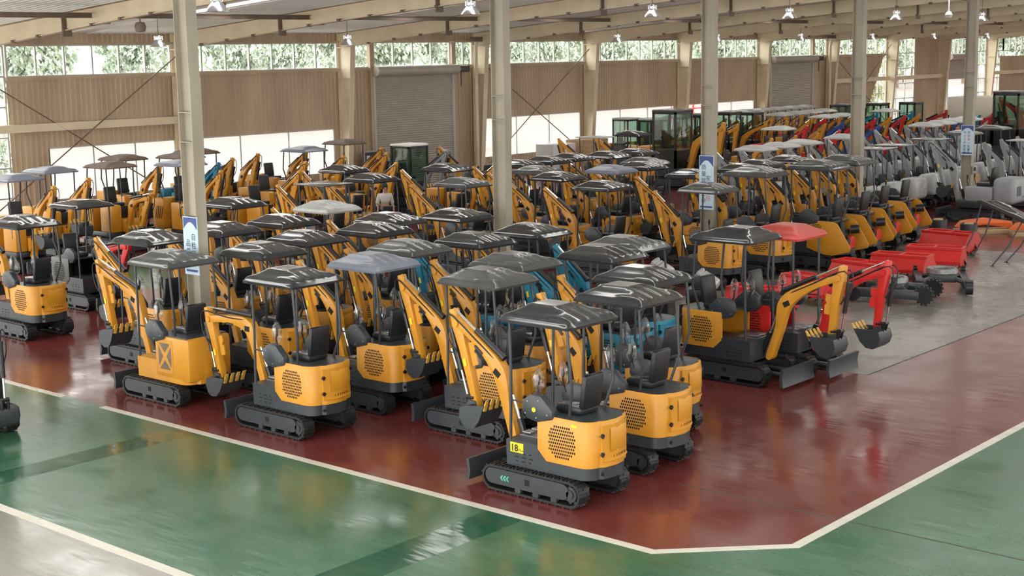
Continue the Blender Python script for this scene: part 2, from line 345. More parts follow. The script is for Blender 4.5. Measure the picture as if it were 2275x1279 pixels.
def rafter(xa, xb):
    m = MB(); ya, yb = YB-.1, 19.0; N = 12; h = .12
    def X(y): return xa+(xb-xa)*(ya-y)/(ya-yb)
    pts = [ya+(yb-ya)*i/N for i in range(N+1)]
    def strip(fa, fb, dx):                       # quad strip between two curves
        V = [(m.bm.verts.new(fa(y)), m.bm.verts.new(fb(y))) for y in pts]
        for A, B in zip(V, V[1:]): m.bm.faces.new((A[0], B[0], B[1], A[1]))
    for sx in (-.006, .006): strip(lambda y: (X(y)+sx, y, zbot(y)), lambda y: (X(y)+sx, y, ztop(y)-.03), 0)
    for dz in (0, .018): strip(lambda y: (X(y)-h, y, zbot(y)+dz), lambda y: (X(y)+h, y, zbot(y)+dz), 0)
    for dz in (0, -.018): strip(lambda y: (X(y)-h, y, ztop(y)-.03+dz), lambda y: (X(y)+h, y, ztop(y)-.03+dz), 0)
    for sx in (-h, h): strip(lambda y: (X(y)+sx, y, zbot(y)), lambda y: (X(y)+sx, y, zbot(y)+.018), 0)
    o = struct(m.build('rafter', CREAM))
    p = MB()
    for y in (36.9, 29.6): p.box(X(y)-.15, X(y)+.15, y-.025, y+.025, zbot(y)-.16, ztop(y)-.04)
    p.build('splice_plate', BROWN_SHADE, o)  # brown puts the shadow on these end plates into their colour
    q = MB(); y = 41.2
    while y > 20.5: q.box(X(y)-.17, X(y)-.05, y-.05, y+.05, zbot(y)-.03, zbot(y)+.05); y -= 1.45
    q.build('flange_brace', BROWN_SHADE, o)
    # the slope behind the ridge
    n = MB(); n.prism([(19, zbot(19)), (19, ztop(19)-.03), (YF, ztop(YF)-.03), (YF, zbot(YF))], 'x', xb-.02, xb+.02); struct(n.build('rafter', CREAM))
for k in range(-4, 12):
    xw = 31.2+8*k; xm = 30.8+8*k
    wall_column(xw); rafter(xw, xm)
    if k >= -4: mid_column(xm)
for y, dz in ((35.3, .25),):
    for k in range(-4, 11):
        x0 = 31.2+8*k - .4*(43.1-y)/23
        m = MB(); z = zbot(y)+dz; m.box(x0+.15, x0+7.85, y-.07, y+.07, z+.06, z+.072); m.box(x0+.15, x0+7.85, y-.07, y+.07, z-.072, z-.06); m.box(x0+.15, x0+7.85, y-.006, y+.006, z-.06, z+.06)
        m.box(x0+.02, x0+.34, y-.14, y+.14, z-.24, z+.2); struct(m.build('tie_beam', BROWN_SHADE))
# ---- roof sheets with translucent strips
rf = MB(); sky = MB(); 
def roofstrip(x0, x1, mb, corr):
    pr = corr_profile(x0, x1, .28, -.035) if corr else [(x0, 0), (x1, 0)]
    for (ya, yb) in ((YB+.2, 19.0), (19.0, YF-.2)):
        V = [(mb.bm.verts.new((x, ya, ztop(ya)+d)), mb.bm.verts.new((x, yb, ztop(yb)+d))) for x, d in pr]
        for A, B in zip(V, V[1:]): mb.bm.faces.new((A[0], B[0], B[1], A[1]))
xs = XA-.2
for k in range(-4, 12):
    c = 27.2+8*k
    roofstrip(xs, c-.36, rf, True); xs = c+.36
    sp = MB()
    for (ya, yb) in ((38.0 if k > -1 else 41.8, 21.0), (17.0, -3.0)):
        sp.poly([(c-.36, ya, ztop(ya)), (c+.36, ya, ztop(ya)), (c+.36, yb, ztop(yb)), (c-.36, yb, ztop(yb))])
    struct(sp.build('skylight', SKYP))
    for (ya, yb) in ((YB+.2, 38.0 if k > -1 else 41.8), (21.0, 17.0), (-3.0, YF-.2)):
        for (p, q) in ([(ya, yb)] if not (ya > 19 > yb) else [(ya, 19.0), (19.0, yb)]):
            rf.poly([(c-.36, p, ztop(p)), (c+.36, p, ztop(p)), (c+.36, q, ztop(q)), (c-.36, q, ztop(q))])
roofstrip(xs, XB+.2, rf, True)
struct(rf.build('ceiling', SHEET))

# ================================================================== OUTSIDE
tag(MB().box(-60, 260, YB+.25, 330, -.3, -.02).build('ground', PAVE), kind='structure')
def tree_mesh(seed, n=4200, hgt=8.5, rad=3.4, leaf=.22, base=1.6):
    rng = random.Random(seed); m = MB(); blobs = []
    for i in range(11):
        a = rng.uniform(0, 2*PI); rr = rng.uniform(0, rad*.6); z = rng.uniform(base+1.2, hgt-1.4); blobs.append((rr*math.cos(a), rr*math.sin(a), z, rng.uniform(.9, 1.7)))
    for i in range(n):
        b = rng.choice(blobs); d = Vector((rng.gauss(0, 1), rng.gauss(0, 1), rng.gauss(0, 1))).normalized()*b[3]*rng.uniform(.6, 1.05)
        p = Vector(b[:3])+d; q = Matrix.Rotation(rng.uniform(0, PI), 3, 'Z') @ Matrix.Rotation(rng.uniform(0, PI), 3, 'X'); s = leaf*rng.uniform(.6, 1.3)
        m.poly([p+q @ Vector(v) for v in ((-s*.5, -s, 0), (s*.5, -s*.2, 0), (s*.2, s, 0), (-s*.4, s*.5, 0))])
    return m
def tree(loc, seed, label, group, s=1, leafm=LEAF, **kw):
    t = thing('tree', label, 'tree', loc, seed, group, s)
    tree_mesh(seed, **kw).build('crown', leafm, t)
    k = MB(); k.tube([(0, 0, -.05), (.1, .05, 2), (0, .1, 5)], [.22, .17, .08], 8); k.build('trunk', BARK, t); return t
GT = 'trees beyond the back wall'; LT = 'broad pale green tree beyond the windows'
T0 = tree((21, 86, 0), 1, LT, GT); T1 = tree((31.5, 86, 0), 2, LT, GT, hgt=9.2); T2 = tree((42, 86, 0), 3, LT, GT)
rng = random.Random(3); q = 0
for y, n_, x0 in ((86, 17, 52.5), (97.5, 22, 16), (109, 24, 22)):
    for i in range(n_):
        dup((T0, T1, T2, T1, T0)[q % 5], (x0+i*10.4, y, 0), rng.uniform(0, 6), LT, GT, rng.uniform(.95, 1.08)*(1+.1*(y > 90)+.05*(y > 100))); q += 1
hm = MB(); V = []
for i in range(41):
    x = -60+i*8; V.append([hm.bm.verts.new((x, y, z+(1.5*math.sin(x*.07)+math.sin(x*.19))*(z > 3))) for y, z in ((124, -.3), (128, 5.0), (140, 8.5), (170, 11.5), (210, 13))])
for A, B in zip(V, V[1:]):
    for k in range(4): hm.bm.faces.new((A[k], B[k], B[k+1], A[k+1]))
struct(hm.build('hills', HILL))
tree((38.6, 52.5, 0), 7, 'slim tree outside the low opening behind the yellow excavator booms', None, .9, n=500, hgt=7.5, rad=1.6, leaf=.3, base=2.4)
tree((34.5, 62, 0), 9, 'small bushy tree on the paving outside the left low opening', None, .5, n=900, hgt=6, rad=3, leaf=.3, base=.2)
for x, y, s, lb in ((57, 55, .55, 'yellow-green bush outside the opening beside the downpipe'), (61, 57, .6, 'yellow-green bush outside the opening behind the second tall column'), (101, 52, 1.1, 'bright green tree seen through the half open roll-up door'), (106, 56, 1.0, 'bright green tree outside the far glazed bay')):
    tree((x, y, 0), int(x), lb, None, s, leafm=LEAFY, n=900, hgt=5.5, rad=2.8, leaf=.35, base=.1)
def rack(loc, label, m, n=4):
    t = thing('steel_rack', label, 'rack', loc)
    for i in range(n):
        MB().box(i*1.5-.05, i*1.5+.05, -.05, .05, -.02, 3.0).build('post', m, t)
    b = MB()
    for z in (.9, 1.9, 2.9): b.box(0, (n-1)*1.5, -.04, .04, z-.05, z+.05)
    b.build('rail', m, t)
rack((61, 60, 0), 'red steel rack standing outside behind the cross-braced bay', RED); rack((93, 64, 0), 'red steel frame outside the tall glazed bay', RED, 5)
rc = thing('shipping_container', 'red shipping container outside the tall glazed bay', 'container', (108, 60, 0)); 
MB().box(-2, 4, -1.2, 1.2, 0, 2.6, .03).build('container_body', RED, rc); MB().box(-2.03, -1.99, -1.1, 1.1, .1, 2.5).build('door', RED, rc)

# ================================================================== LAMPS, PIPES, SIGNS
def lamp_proto():
    t = thing('high_bay_lamp', 'x', 'lamp', (0, 0, 0))
    R = MB(); R.lathe([(.25, 0), (.235, .04), (.17, .13), (.11, .19), (.10, .21)], seg=24); R.lathe([(.245, .004), (.23, .042), (.165, .13), (.10, .20)], seg=24); R.build('reflector', ALU, t)
    MB().lathe([(.0, .02), (.10, .03), (.13, .07), (.10, .13), (.0, .15)], seg=16).build('bulb', BULB, t)
    h = MB(); h.lathe([(.0, .36), (.07, .35), (.08, .3), (.12, .28), (.12, .23), (.1, .21), (0, .2)], seg=16)
    for a in range(8): h.obox((.1*math.cos(a*PI/4), .1*math.sin(a*PI/4), .27), (.07, .008, .12), Matrix.Rotation(a*PI/4, 3, 'Z'))
    h.build('housing', ALU, t); MB().cyl((0, 0, .35), (0, 0, 1.0), .012, 6).build('rod', DRK, t); return t
L0 = lamp_proto(); first = True; nl = 0
ords = ['first', 'second', 'third', 'fourth', 'fifth', 'sixth', 'seventh', 'eighth', 'ninth', 'tenth', 'eleventh', 'twelfth', 'thirteenth', 'fourteenth', 'fifteenth', 'sixteenth']
for row, (y, z, x0, n) in enumerate(((25.0, 6.62, 19.3, 7), (38.0, 5.98, 27.0, 10))):
    for i in range(n):
        lb = '%s aluminium high bay lamp from the left in the %s' % (ords[i], ('near row over the machines', 'far row along the back wall')[row])
        p = (x0+8*i, y, z); grp = ('near row of high bay lamps', 'far row of high bay lamps')[row]
        if first: L0.location = p; L0['label'] = lb; L0['group'] = grp; first = False; o = L0
        else: o = dup(L0, p, 0, lb, grp)
g = thing('globe_lamp', 'white globe hanging from the roof left of the last tall column', 'lamp', (51.5, 23, 6.75))
MB().lathe([(0, -.14), (.1, -.1), (.14, 0), (.1, .1), (.03, .14), (.03, .2), (0, .2)], seg=16).build('globe', WHT, g); MB().cyl((0, 0, .18), (0, 0, .9), .03, 8).build('stem', WHT, g)
g = thing('siren', 'dark round siren hanging under the leftmost rafter in view', 'siren', (23.03, 33.2, 6.46)); MB().lathe([(0, -.12), (.13, -.1), (.16, .02), (.12, .14), (0, .16)], seg=14).build('bell', BROWN_SHADE, g); MB().cyl((0, 0, .15), (0, 0, zbot(33.2)-6.46+.01), .02, 6).build('bracket', BROWN_SHADE, g)
def pipe(x, y, label):
    t = thing('downpipe', label, 'pipe', (x, y, 0)); m = MB(); m.tube([(0, 0, 0), (0, 0, 5.6), (-.1, -.12, 5.95), (-.1, -.15, 6.15)], .09, 12); m.build('tube', CREAM, t)
    c = MB(); [c.cyl((0, 0, z), (0, 0, z+.1), .105, 12) for z in (1.6, 4.1)]; c.build('coupling', CREAM, t)
    MB().box(-.35, .15, -.3, .02, 6.1, 6.3, .02).build('hopper', BROWN_SHADE, t)
pipe(46.75, YB-.55, 'cream downpipe beside the near roll-up door'); pipe(78.8, YB-.45, 'cream downpipe beside the far roll-up door')
def sign(x, label, cols, z0, z1, wy=.40):
    t = thing('column_sign', label, 'sign', (x-.125, 20.05, 0)); y0, y1 = -.02-wy/2, -.02+wy/2
    MB().box(-.012, 0, y0, y1, z0, z1).build('board', SIGNW, t)
    b = MB(); zt = z1-.015; H = (z1-z0)*.2
    b.prism([(y0+.015, zt-H)]+[(y0+.015+(y1-y0-.03)*k/10, zt-H+H*.62*math.sin(PI*k/10)) for k in range(1, 10)]+[(y1-.015, zt-H), (y1-.015, zt), (y0+.015, zt)], 'x', -.014, -.0125)
    b.prism([(y0+.04, z0+.05), (y1-.04, z0+.05), (y1-.04, z0+.09), (y0+.04, z0+.09)], 'x', -.014, -.0125)
    b.build('header_band', SIGNB, t)
    for (yc, ztop_, txt, m, sz) in cols:
        for i, ch in enumerate(txt):
            cu = bpy.data.curves.new('lettering', 'FONT'); cu.body = ch; cu.size = sz; cu.align_x = 'CENTER'; cu.extrude = .001
            o = bpy.data.objects.new('lettering', cu); C.objects.link(o); cu.materials.append(m)
            to_mesh(o, t, Matrix(((0, 0, -1, -.0145), (-1, 0, 0, yc), (0, 1, 0, ztop_-i*sz*1.13-sz), (0, 0, 0, 1))))
sign(14.8, 'pale blue safety sign on the nearest tall column', [(-.10, 2.72, '自检确保', SIGNK, .13), (.05, 2.61, '品质意', SIGNK, .13)], 1.98, 2.98)
sign(30.8, 'tall pale blue safety sign on the third tall column', [(.06, 2.78, '质量就是生命', SIGNK, .15), (-.08, 2.5, '安全', SIGNK, .15), (-.08, 2.16, '责任', SIGNR, .15)], 1.6, 2.98, .44)
sign(46.8, 'pale blue notice board on the farthest tall column in view', [(.07, 2.78, '安', SIGNK, .1), (-.07, 2.78, '质', SIGNK, .1), (.07, 2.66, '全生', SIGNR, .1), (-.07, 2.66, '量第', SIGNR, .1), (.07, 2.43, '产责任重', SIGNK, .1), (-.07, 2.43, '一信誉高', SIGNK, .1)], 1.95, 2.96, .44)
e = thing('meter_box', 'small grey meter box under the notice board on the farthest column', 'box', (46.8, 19.86, 1.3)); MB().box(-.1, .1, -.07, 0, 0, .28, .01).build('case', COLM, e); MB().box(-.07, .07, -.076, -.071, .12, .24).build('window', HOLE, e)
nb = thing('notice_panel', 'dark grey panel standing against the wall left of the roll-up door', 'panel', (40.35, 42.6, 0)); MB().box(-.45, .45, -.03, .03, .0, 1.75, .01).build('frame', COLM, nb); MB().box(-.38, .38, -.036, -.031, .3, 1.68).build('face', DRK, nb); MB().box(-.3, -.12, -.042, -.037, 1.35, 1.55).build('paper', WHT, nb)

# ================================================================== EXCAVATOR PARTS
def ring_profile(ya, yb, z0, z1, n=10):          # stadium in (y, z)
    r = (z1-z0)/2; zc = (z0+z1)/2; P = []
    for i in range(n+1): a = -PI/2+PI*i/n; P.append((yb-r+r*math.cos(a), zc+r*math.sin(a)))
    for i in range(n+1): a = PI/2+PI*i/n; P.append((ya+r+r*math.cos(a), zc+r*math.sin(a)))
    return P
def track(parent, sx, lod, ya=-.82, yb=.84, z1=.37, wd=.21, xo=.53):
    x0, x1 = (sx*(xo-wd), sx*xo) if sx > 0 else (-xo, -xo+wd)
    P = ring_profile(ya+.015, yb-.015, .016, z1-.016, 10 if lod < 2 else 5); Q = ring_profile(ya+.045, yb-.045, .046, z1-.046, 10 if lod < 2 else 5)
    m = MB(); n = len(P); V = []
    for x in (x0, x1): V.append(([m.bm.verts.new((x, *p)) for p in P], [m.bm.verts.new((x, *p)) for p in Q]))
    for i in range(n):
        j = (i+1) % n
        m.bm.faces.new((V[0][0][i], V[0][0][j], V[1][0][j], V[1][0][i])); m.bm.faces.new((V[0][1][i], V[1][1][i], V[1][1][j], V[0][1][j]))
        for s in (0, 1): m.bm.faces.new((V[s][0][i], V[s][1][i], V[s][1][j], V[s][0][j]))
    if lod < 2:                                    # lugs around the belt
        L = [0]; 
        for i in range(n): L.append(L[-1]+(Vector(P[(i+1) % n])-Vector(P[i])).length)
        tot = L[-1]; N = int(tot/.062); 
        for k in range(N):
            d = tot*k/N; i = max(q for q in range(n) if L[q] <= d+1e-9); a = Vector(P[i]); b = Vector(P[(i+1) % n]); t = (d-L[i])/max(1e-6, L[i+1]-L[i]); c = a+(b-a)*t; tg = (b-a).normalized(); nn = Vector((tg.y, -tg.x))
            s = -1 if k % 2 else 1; xm = (x0+x1)/2; w2 = (x1-x0)/2
            q = c+nn*.006; ang = math.atan2(tg.y, tg.x)
            m.obox((xm+s*w2*.42, q.x, q.y), (w2*1.12, .026, .022), rx(ang)); m.obox((xm-s*w2*.6, q.x, q.y), (w2*.5, .018, .014), rx(ang))
    t = m.build('track', RUB, parent)
    xi, xe = (x0+.03, x1-.012)
    fr = MB(); fr.prism(ring_profile(ya+.20, yb-.06, .10, z1-.06, 6), 'x', xi, xe if sx > 0 else xe-.018)
    if sx < 0: fr = MB(); fr.prism(ring_profile(ya+.20, yb-.06, .10, z1-.06, 6), 'x', x0+.012, x1-.03)
    fr.build('track_frame', DRK, t)
    if lod < 2:
        xf = x1 if sx > 0 else x0; d = sx
        h = MB(); h.box(xf-.012*d-.002, xf-.012*d+.002, .02, .10, .17, .25); h.build('inspection_hole', HOLE, t)
        for y in (-.38, -.08, .22): 
            r = MB(); r.cyl((xf-.06*d, y, .075), (xf-.008*d, y, .075), .05, 12); r.cyl((xf-.03*d, y, .12), (xf-.006*d, y, .12), .014, 8); r.build('roller', DRK, t)
        s = MB(); c = (ya+z1/2, z1/2); s.cyl((xf-.15*d, *c), (xf-.03*d, *c), .10, 16); s.cyl((xf-.05*d, *c), (xf-.012*d, *c), .055, 12)
        for k in range(9): a = 2*PI*k/9; s.obox((xf-.08*d, c[0]+.115*math.cos(a), c[1]+.115*math.sin(a)), (.05, .03, .04), rx(a))
        s.build('sprocket', DRK, t)
    return t
def canopy_mesh(lx=.53, y0=-.66, y1=.52, z=2.31, rise=.15, flat=False, n=26, ribs=5):
    m = MB(); V = []; yc = (y0+y1)/2; hy = (y1-y0)/2
    def sst(a, b, t): t = max(0, min(1, (t-a)/(b-a))); return t*t*(3-2*t)
    if flat: m.box(-lx, lx, y0, y1, z, z+.035, .012); return m
    for i in range(n+1):
        row = []
        for j in range(n+1):
            u = -1+2*i/n; v = -1+2*j/n
            uu = math.copysign(1-(1-abs(u))**1.7, u) if abs(u) < 1 else u; vv = math.copysign(1-(1-abs(v))**1.7, v) if abs(v) < 1 else v
            # rounded-rectangle plan
            k = 1-.055*max(0, abs(uu)-.75)*max(0, abs(vv)-.75)*16*.5
            tu = min(1, (1-abs(uu))/.55); tv = min(1, (1-abs(vv))/(.46 if vv > 0 else .60))
            k_ = .10; q_ = max(k_-abs(tu-tv), 0)/k_; dome = max(0, min(tu, tv)-q_*q_*k_*.25)
            h = rise*.80*(dome**.82 if dome > 0 else 0)
            pl = (1-sst(.40, .47, abs(uu)))*(1-sst(.40, .47, abs(vv-.20))); h += .026*pl
            fr_ = (1-sst(.56, .62, abs(uu)))*(1-sst(.56, .62, abs(vv-.20))); h += .012*fr_
            if vv < -.15 and abs(uu) < .9:
                h += .011*(.5+.5*math.cos(uu*PI*ribs*1.05))**3*sst(.15, .3, -vv)*(1-sst(.84, .94, -vv))*(1-sst(.82, .9, abs(uu)))
            dome = min(1, dome*1.0)
            row.append(m.bm.verts.new((uu*lx*k, yc+vv*hy*k, z+.03*sst(0, .2, dome)+h)))
        V.append(row)
    for i in range(n):
        for j in range(n): m.bm.faces.new((V[i][j], V[i+1][j], V[i+1][j+1], V[i][j+1]))
    edge = [V[i][0] for i in range(n)]+[V[n][j] for j in range(n)]+[V[i][n] for i in range(n, 0, -1)]+[V[0][j] for j in range(n, 0, -1)]
    low = [m.bm.verts.new((v.co.x*.985, yc+(v.co.y-yc)*.985, v.co.z-.035)) for v in edge]
    N = len(edge)
    for i in range(N): m.bm.faces.new((edge[i], low[i], low[(i+1) % N], edge[(i+1) % N]))
    m.bm.faces.new(low); return m
def rot2(p, a): return (p[0]*math.cos(a)-p[1]*math.sin(a), p[0]*math.sin(a)+p[1]*math.cos(a))
POSES = {  # base pivot, knee, boom tip, stick foot, bucket curl (radians)
    'high': ((.62, .42), (.93, 1.47), (1.68, 2.05), (1.36, .95), 0.0),
    'reach': ((.62, .42), (.90, 1.34), (1.82, 1.82), (1.70, .86), .15),
    'low': ((.62, .42), (.93, 1.30), (1.70, 1.50), (1.28, .62), .1),
    'hang': ((.62, .42), (.80, 1.15), (1.20, 1.62), (1.24, .55), .1),
    'fold': ((.62, .42), (1.0, 1.45), (2.0, 1.48), (1.78, .55), .1),
    'long': ((.62, .42), (1.05, 1.58), (2.05, 1.98), (1.78, .95), .0),
    'tuck': ((.62, .42), (.85, 1.46), (1.42, 2.04), (1.10, .92), 0.0)}
def arm(root, pose, lod, col=YEL, thick=.13):
    P0, P1, P2, S, curl = POSES[pose]; V2 = lambda p: Vector((p[0], p[1]))
    ctr = smooth_path([(0, *P0), (0, P0[0]+.10+(P1[0]-P0[0])*.22, P0[1]+(P1[1]-P0[1])*.52), (0, *P1), (0, (P1[0]+P2[0])/2-.01, (P1[1]+P2[1])/2+.06), (0, *P2)], 5 if lod < 2 else 2)
    up = []; dn = []; n = len(ctr)-1
    for i, c in enumerate(ctr):
        t = (ctr[min(n, i+1)]-ctr[max(0, i-1)]).normalized(); nn = Vector((0, -t.z, t.y)); s = i/n
        wdt = .066+.052*math.exp(-((s-.5)/.16)**2)-.012*s
        up.append((c.y+nn.y*wdt, c.z+nn.z*wdt)); dn.append((c.y-nn.y*wdt, c.z-nn.z*wdt))
    h = thick/2
    bm_ = MB().prism(up+dn[::-1], 'x', -h, h, .008 if lod < 2 else 0); bm_.cyl((-h-.02, *P0), (h+.02, *P0), .05, 10); bm_.cyl((-h-.025, *P2), (h+.025, *P2), .05, 10)
    bo = bm_.build('boom', col, root)
    k = V2(P1); tip = V2(P2); foot = V2(S); d = (foot-tip).normalized(); nn = Vector((-d.y, d.x))   # nn: away from the machine's front
    if nn.x < 0: nn = -nn
    head = tip-d*.20; 
    sp = [tip-nn*.02-d*.08, head-nn*.01, head+nn*.08, tip+nn*.10+d*.02, tip+nn*.065+d*.35, foot+nn*.045, foot-nn*.045+d*.03, tip-nn*.07+d*.32, tip-nn*.085+d*.05]
    sm = MB().prism([tuple(p) for p in sp], 'x', -h*.85, h*.85, .007 if lod < 2 else 0); sm.cyl((-h, *foot), (h, *foot), .04, 10)
    st = sm.build('stick', col, root)
    def cyl(name, a, b, r=.04, fr=.55, xo=0, m=BLK):
        a = Vector((xo, *a)); b = Vector((xo, *b)); mid = a+(b-a)*fr
        c = MB().cyl(a, mid, r, 10).cyl(a-(b-a).normalized()*.02, a+(b-a).normalized()*.03, r*1.15, 10).build(name, m, root); MB().cyl(mid, b, r*.45, 10).build('rod', CHR, c); return c
    cyl('boom_cylinder', (P0[0]+.02-.2, P0[1]+.0), tuple(k*.72+V2(P0)*.28+Vector((-.12, 0))), .042, .6)
    cyl('stick_cylinder', tuple(k+Vector((-.05, .19))), tuple(head+nn*.03), .04, .55)
    bk_top = tip+nn*.17+d*.06; bk_bot = foot+nn*.15-d*.14
    cyl('bucket_cylinder', tuple(bk_top), tuple(bk_bot), .036, .62)
    if lod < 2:
        for sx in (-1, 1): ko = MB(); ko.obox((sx*(h+.001), *(k+Vector((.02, -.02)))), (.004, .12, .085), rx(math.atan2((tip-k).y, (tip-k).x))); ko.build('knee_opening', HOLE, bo)
        pl = MB(); q = tip+d*(.30); pl.prism([tuple(q-nn*.09), tuple(q-nn*.19), tuple(q-nn*.19+d*.10), tuple(q-nn*.155+d*.14), tuple(q-nn*.19+d*.18), tuple(q-nn*.18+d*.32), tuple(q-nn*.08+d*.32)], 'x', -.012, .012)
        pl.build('tooth_plate', col, st)
        hs = MB()
        for sx in (-1, 1): hs.tube(smooth_path([(sx*.05, *(k+Vector((.0, .12)))), (sx*.075, *(k*.5+tip*.5+Vector((0, .10)))), (sx*.08, *(tip+Vector((.12, .12)))), (sx*.075, *(tip+nn*.19+d*.18)), (sx*.06, *(tip+nn*.1+d*.4))], 4), .011, 6)
        hs.build('hydraulic_hose', RUB, root)
        MB().obox((-h-.002, *(tip+d*.55)), (.004, .05, .10), rx(math.atan2(d.y, d.x)+PI/2)).build('decal', DECAL, st)
        MB().obox((-h-.006, *(k*.55+tip*.45)), (.02, .16, .035), rx(math.atan2((tip-k).y, (tip-k).x))).build('hose_clamp', BLK, bo)
    # linkage and bucket
    lk = MB()
    for sx in (-1, 1):
        lk.tube([(sx*h*.8, *(foot-d*.10)), (sx*h*.8, *bk_bot)], .022, 6); lk.tube([(sx*h*.8, *bk_bot), (sx*h*.8, *(foot+d*.07+nn*.12))], .022, 6)
    lk.cyl((-h*.9, *bk_bot), (h*.9, *bk_bot), .03, 8); lk.build('bucket_link', BLK, root)
    prof = [(.02, .02), (.14, -.02), (.155, -.14), (.10, -.25), (.0, -.30), (-.12, -.27), (-.21, -.16), (-.275, .0), (-.30, .06)]
    prof = [rot2(p, curl) for p in prof]; prof = [(foot.x+p[0], foot.y+p[1]) for p in prof]; wb = .21
    b = MB(); inner = [((p[0]-foot.x+.06)*.9+foot.x-.06, (p[1]-foot.y+.1)*.9+foot.y-.1) for p in prof]
    b.prism(prof+inner[::-1], 'x', -wb, wb); 
    for sx in (-1, 1): b.prism(prof, 'x', sx*wb-.01, sx*wb+.01)
    for sx in (-.075, .075): b.prism([(foot.x-.07, foot.y-.1), (foot.x+.14, foot.y-.05), (foot.x+.10, foot.y+.07), (foot.x-.02, foot.y+.06)], 'x', sx-.012, sx+.012)
    bu = b.build('bucket', DRK, root)
    e = Vector(prof[-1]); dv = (Vector(prof[-1])-Vector(prof[-2])).normalized(); pv = Vector((-dv.y, dv.x))
    if lod < 2:
        for i in range(4):
            x = -wb+.035+i*(2*wb-.07)/3
            MB().prism([tuple(e-dv*.08+pv*.02), tuple(e-dv*.08-pv*.02), tuple(e+dv*.09-pv*.004), tuple(e+dv*.09+pv*.004)], 'x', x-.028, x+.028).build('tooth', TOOTH, bu)
    else: MB().prism([tuple(e-dv*.05+pv*.02), tuple(e-dv*.05-pv*.02), tuple(e+dv*.07)], 'x', -wb, wb).build('tooth', TOOTH, bu)
def house_plan(w_=.43, yb=-1.0, r=.20, yf=-.05, n=6):
    """plan of the rear cover, left front corner round the tail to the right front corner"""
    P = [(-w_, yf)]
    for i in range(n+1): a = PI+PI/2*i/n; P.append((-w_+r+r*math.cos(a), yb+.08+r+r*math.sin(a)))
    P += [(-.2, yb+.03), (0, yb), (.2, yb+.03)]
    for i in range(n+1): a = 1.5*PI+PI/2*i/n; P.append((w_-r+r*math.cos(a), yb+.08+r+r*math.sin(a)))
    P.append((w_, yf)); return P
def seat(root, x=0, y=-.42, z=1.12, lod=0, tilt=-.14, flip=1):
    c = MB().box(x-.19, x+.19, y-.18, y+.24, z, z+.10, .03); c.build('seat_cushion', SEAT, root)
    b = MB().obox((x, y-.20, z+.30), (.38, .085, .46), rx(-tilt), .035); bk = b.build('seat_backrest', SEAT, root)
    if lod < 1:
        MB().obox((x, y+.02, z+.105), (.36, .36, .03), None, .012).build('plastic_wrap', WRAP, root)
def levers(root, z, lod, ys=(.16,), wrap=True):
    for sx in (-1, 1):
        for y in ys:
            l = MB().tube([(sx*.26, y-.02, z), (sx*.26, y+.03, z+.16), (sx*.25, y+.02, z+.25)], .012, 6); l.lathe([(0, .32), (.022, .31), (.026, .25), (.018, .2), (0, .2)], (sx*.25, y+.02, z), 8); lv = l.build('control_lever', BLK, root)
            if wrap and lod < 1:
                q = MB(); rg = random.Random(int(y*100)+sx); R = []
                for i in range(6):
                    t = i/5; rr = (.03, .07, .085, .075, .06, .02)[i]; R.append([q.bm.verts.new((sx*.25+math.cos(a*PI/5)*rr*rg.uniform(.75, 1.25), y+.02+math.sin(a*PI/5)*rr*rg.uniform(.75, 1.25), z+.08+t*.34)) for a in range(10)])
                for A, B in zip(R, R[1:]):
                    for a in range(10): q.bm.faces.new((A[a], A[(a+1) % 10], B[(a+1) % 10], B[a]))
                q.build('plastic_wrap', WRAP, lv)
def posts(root, lod, fx=.43, zf=.72, zr=1.12, top=2.33, m=DRK):
    for sx in (-1, 1):
        MB().tube([(sx*fx, .40, zf), (sx*fx, .38, zf+.9), (sx*(fx+.01), .38, top)], .020 if lod < 2 else .022, 8 if lod < 2 else 4).build('canopy_post', m, root)
        MB().tube([(sx*(fx-.07), -.52, zr), (sx*fx, -.62, zr+.38), (sx*(fx+.01), -.58, top-.3), (sx*fx, -.55, top)], .020 if lod < 2 else .022, 8 if lod < 2 else 4).build('canopy_post', m, root)
    if lod < 2: MB().tube([(-fx, .38, 1.25), (-fx, -.20, 1.22)], .012, 6).build('grab_rail', m, root)
def blade(root, y=1.12, w_=.5, m=DRK):
    b = MB().prism([(y-.03, .06), (y+.02, .05), (y-.005, .18), (y+.02, .34), (y-.03, .345), (y-.055, .18)], 'x', -w_, w_)
    for sx in (-1, 1): b.tube([(sx*.17, .45, .2), (sx*.17, y-.03, .18)], .035, 6)
    b.build('dozer_blade', m, root)
def base(root, lod):
    u = MB().box(-.34, .34, -.30, .42, .12, .30, .02); u.lathe([(.28, .30), (.30, .33), (.30, .37), (.0, .375)], seg=20); u.build('undercarriage', BLK, root)
    for sx in (-1, 1): track(root, sx, lod)
def grille(parent, x, ya, yb, za, zb, m=HOLE, nc=12, nr=9):
    g = MB(); dy = (yb-ya)/nc; dz = (zb-za)/nr; cy, cz = (ya+yb)/2, (za+zb)/2
    for j in range(nr+1):
        for i in range(nc+1):
            y = ya+dy*(i+(.5 if j % 2 else 0)); z = za+dz*j
            if y > yb: continue
            if (abs(y-cy)/(yb-ya)*2)+(abs(z-cz)/(zb-za)*2) > 1.66: continue
            a, b = dy*.40, dz*.36; s = 1 if x < 0 else -1
            g.poly([(x, y+s*p, z+q) for p, q in ((-a, 0), (-a*.5, b), (a*.5, b), (a, 0), (a*.5, -b), (-a*.5, -b))])
    return g.build('grille', m, parent)
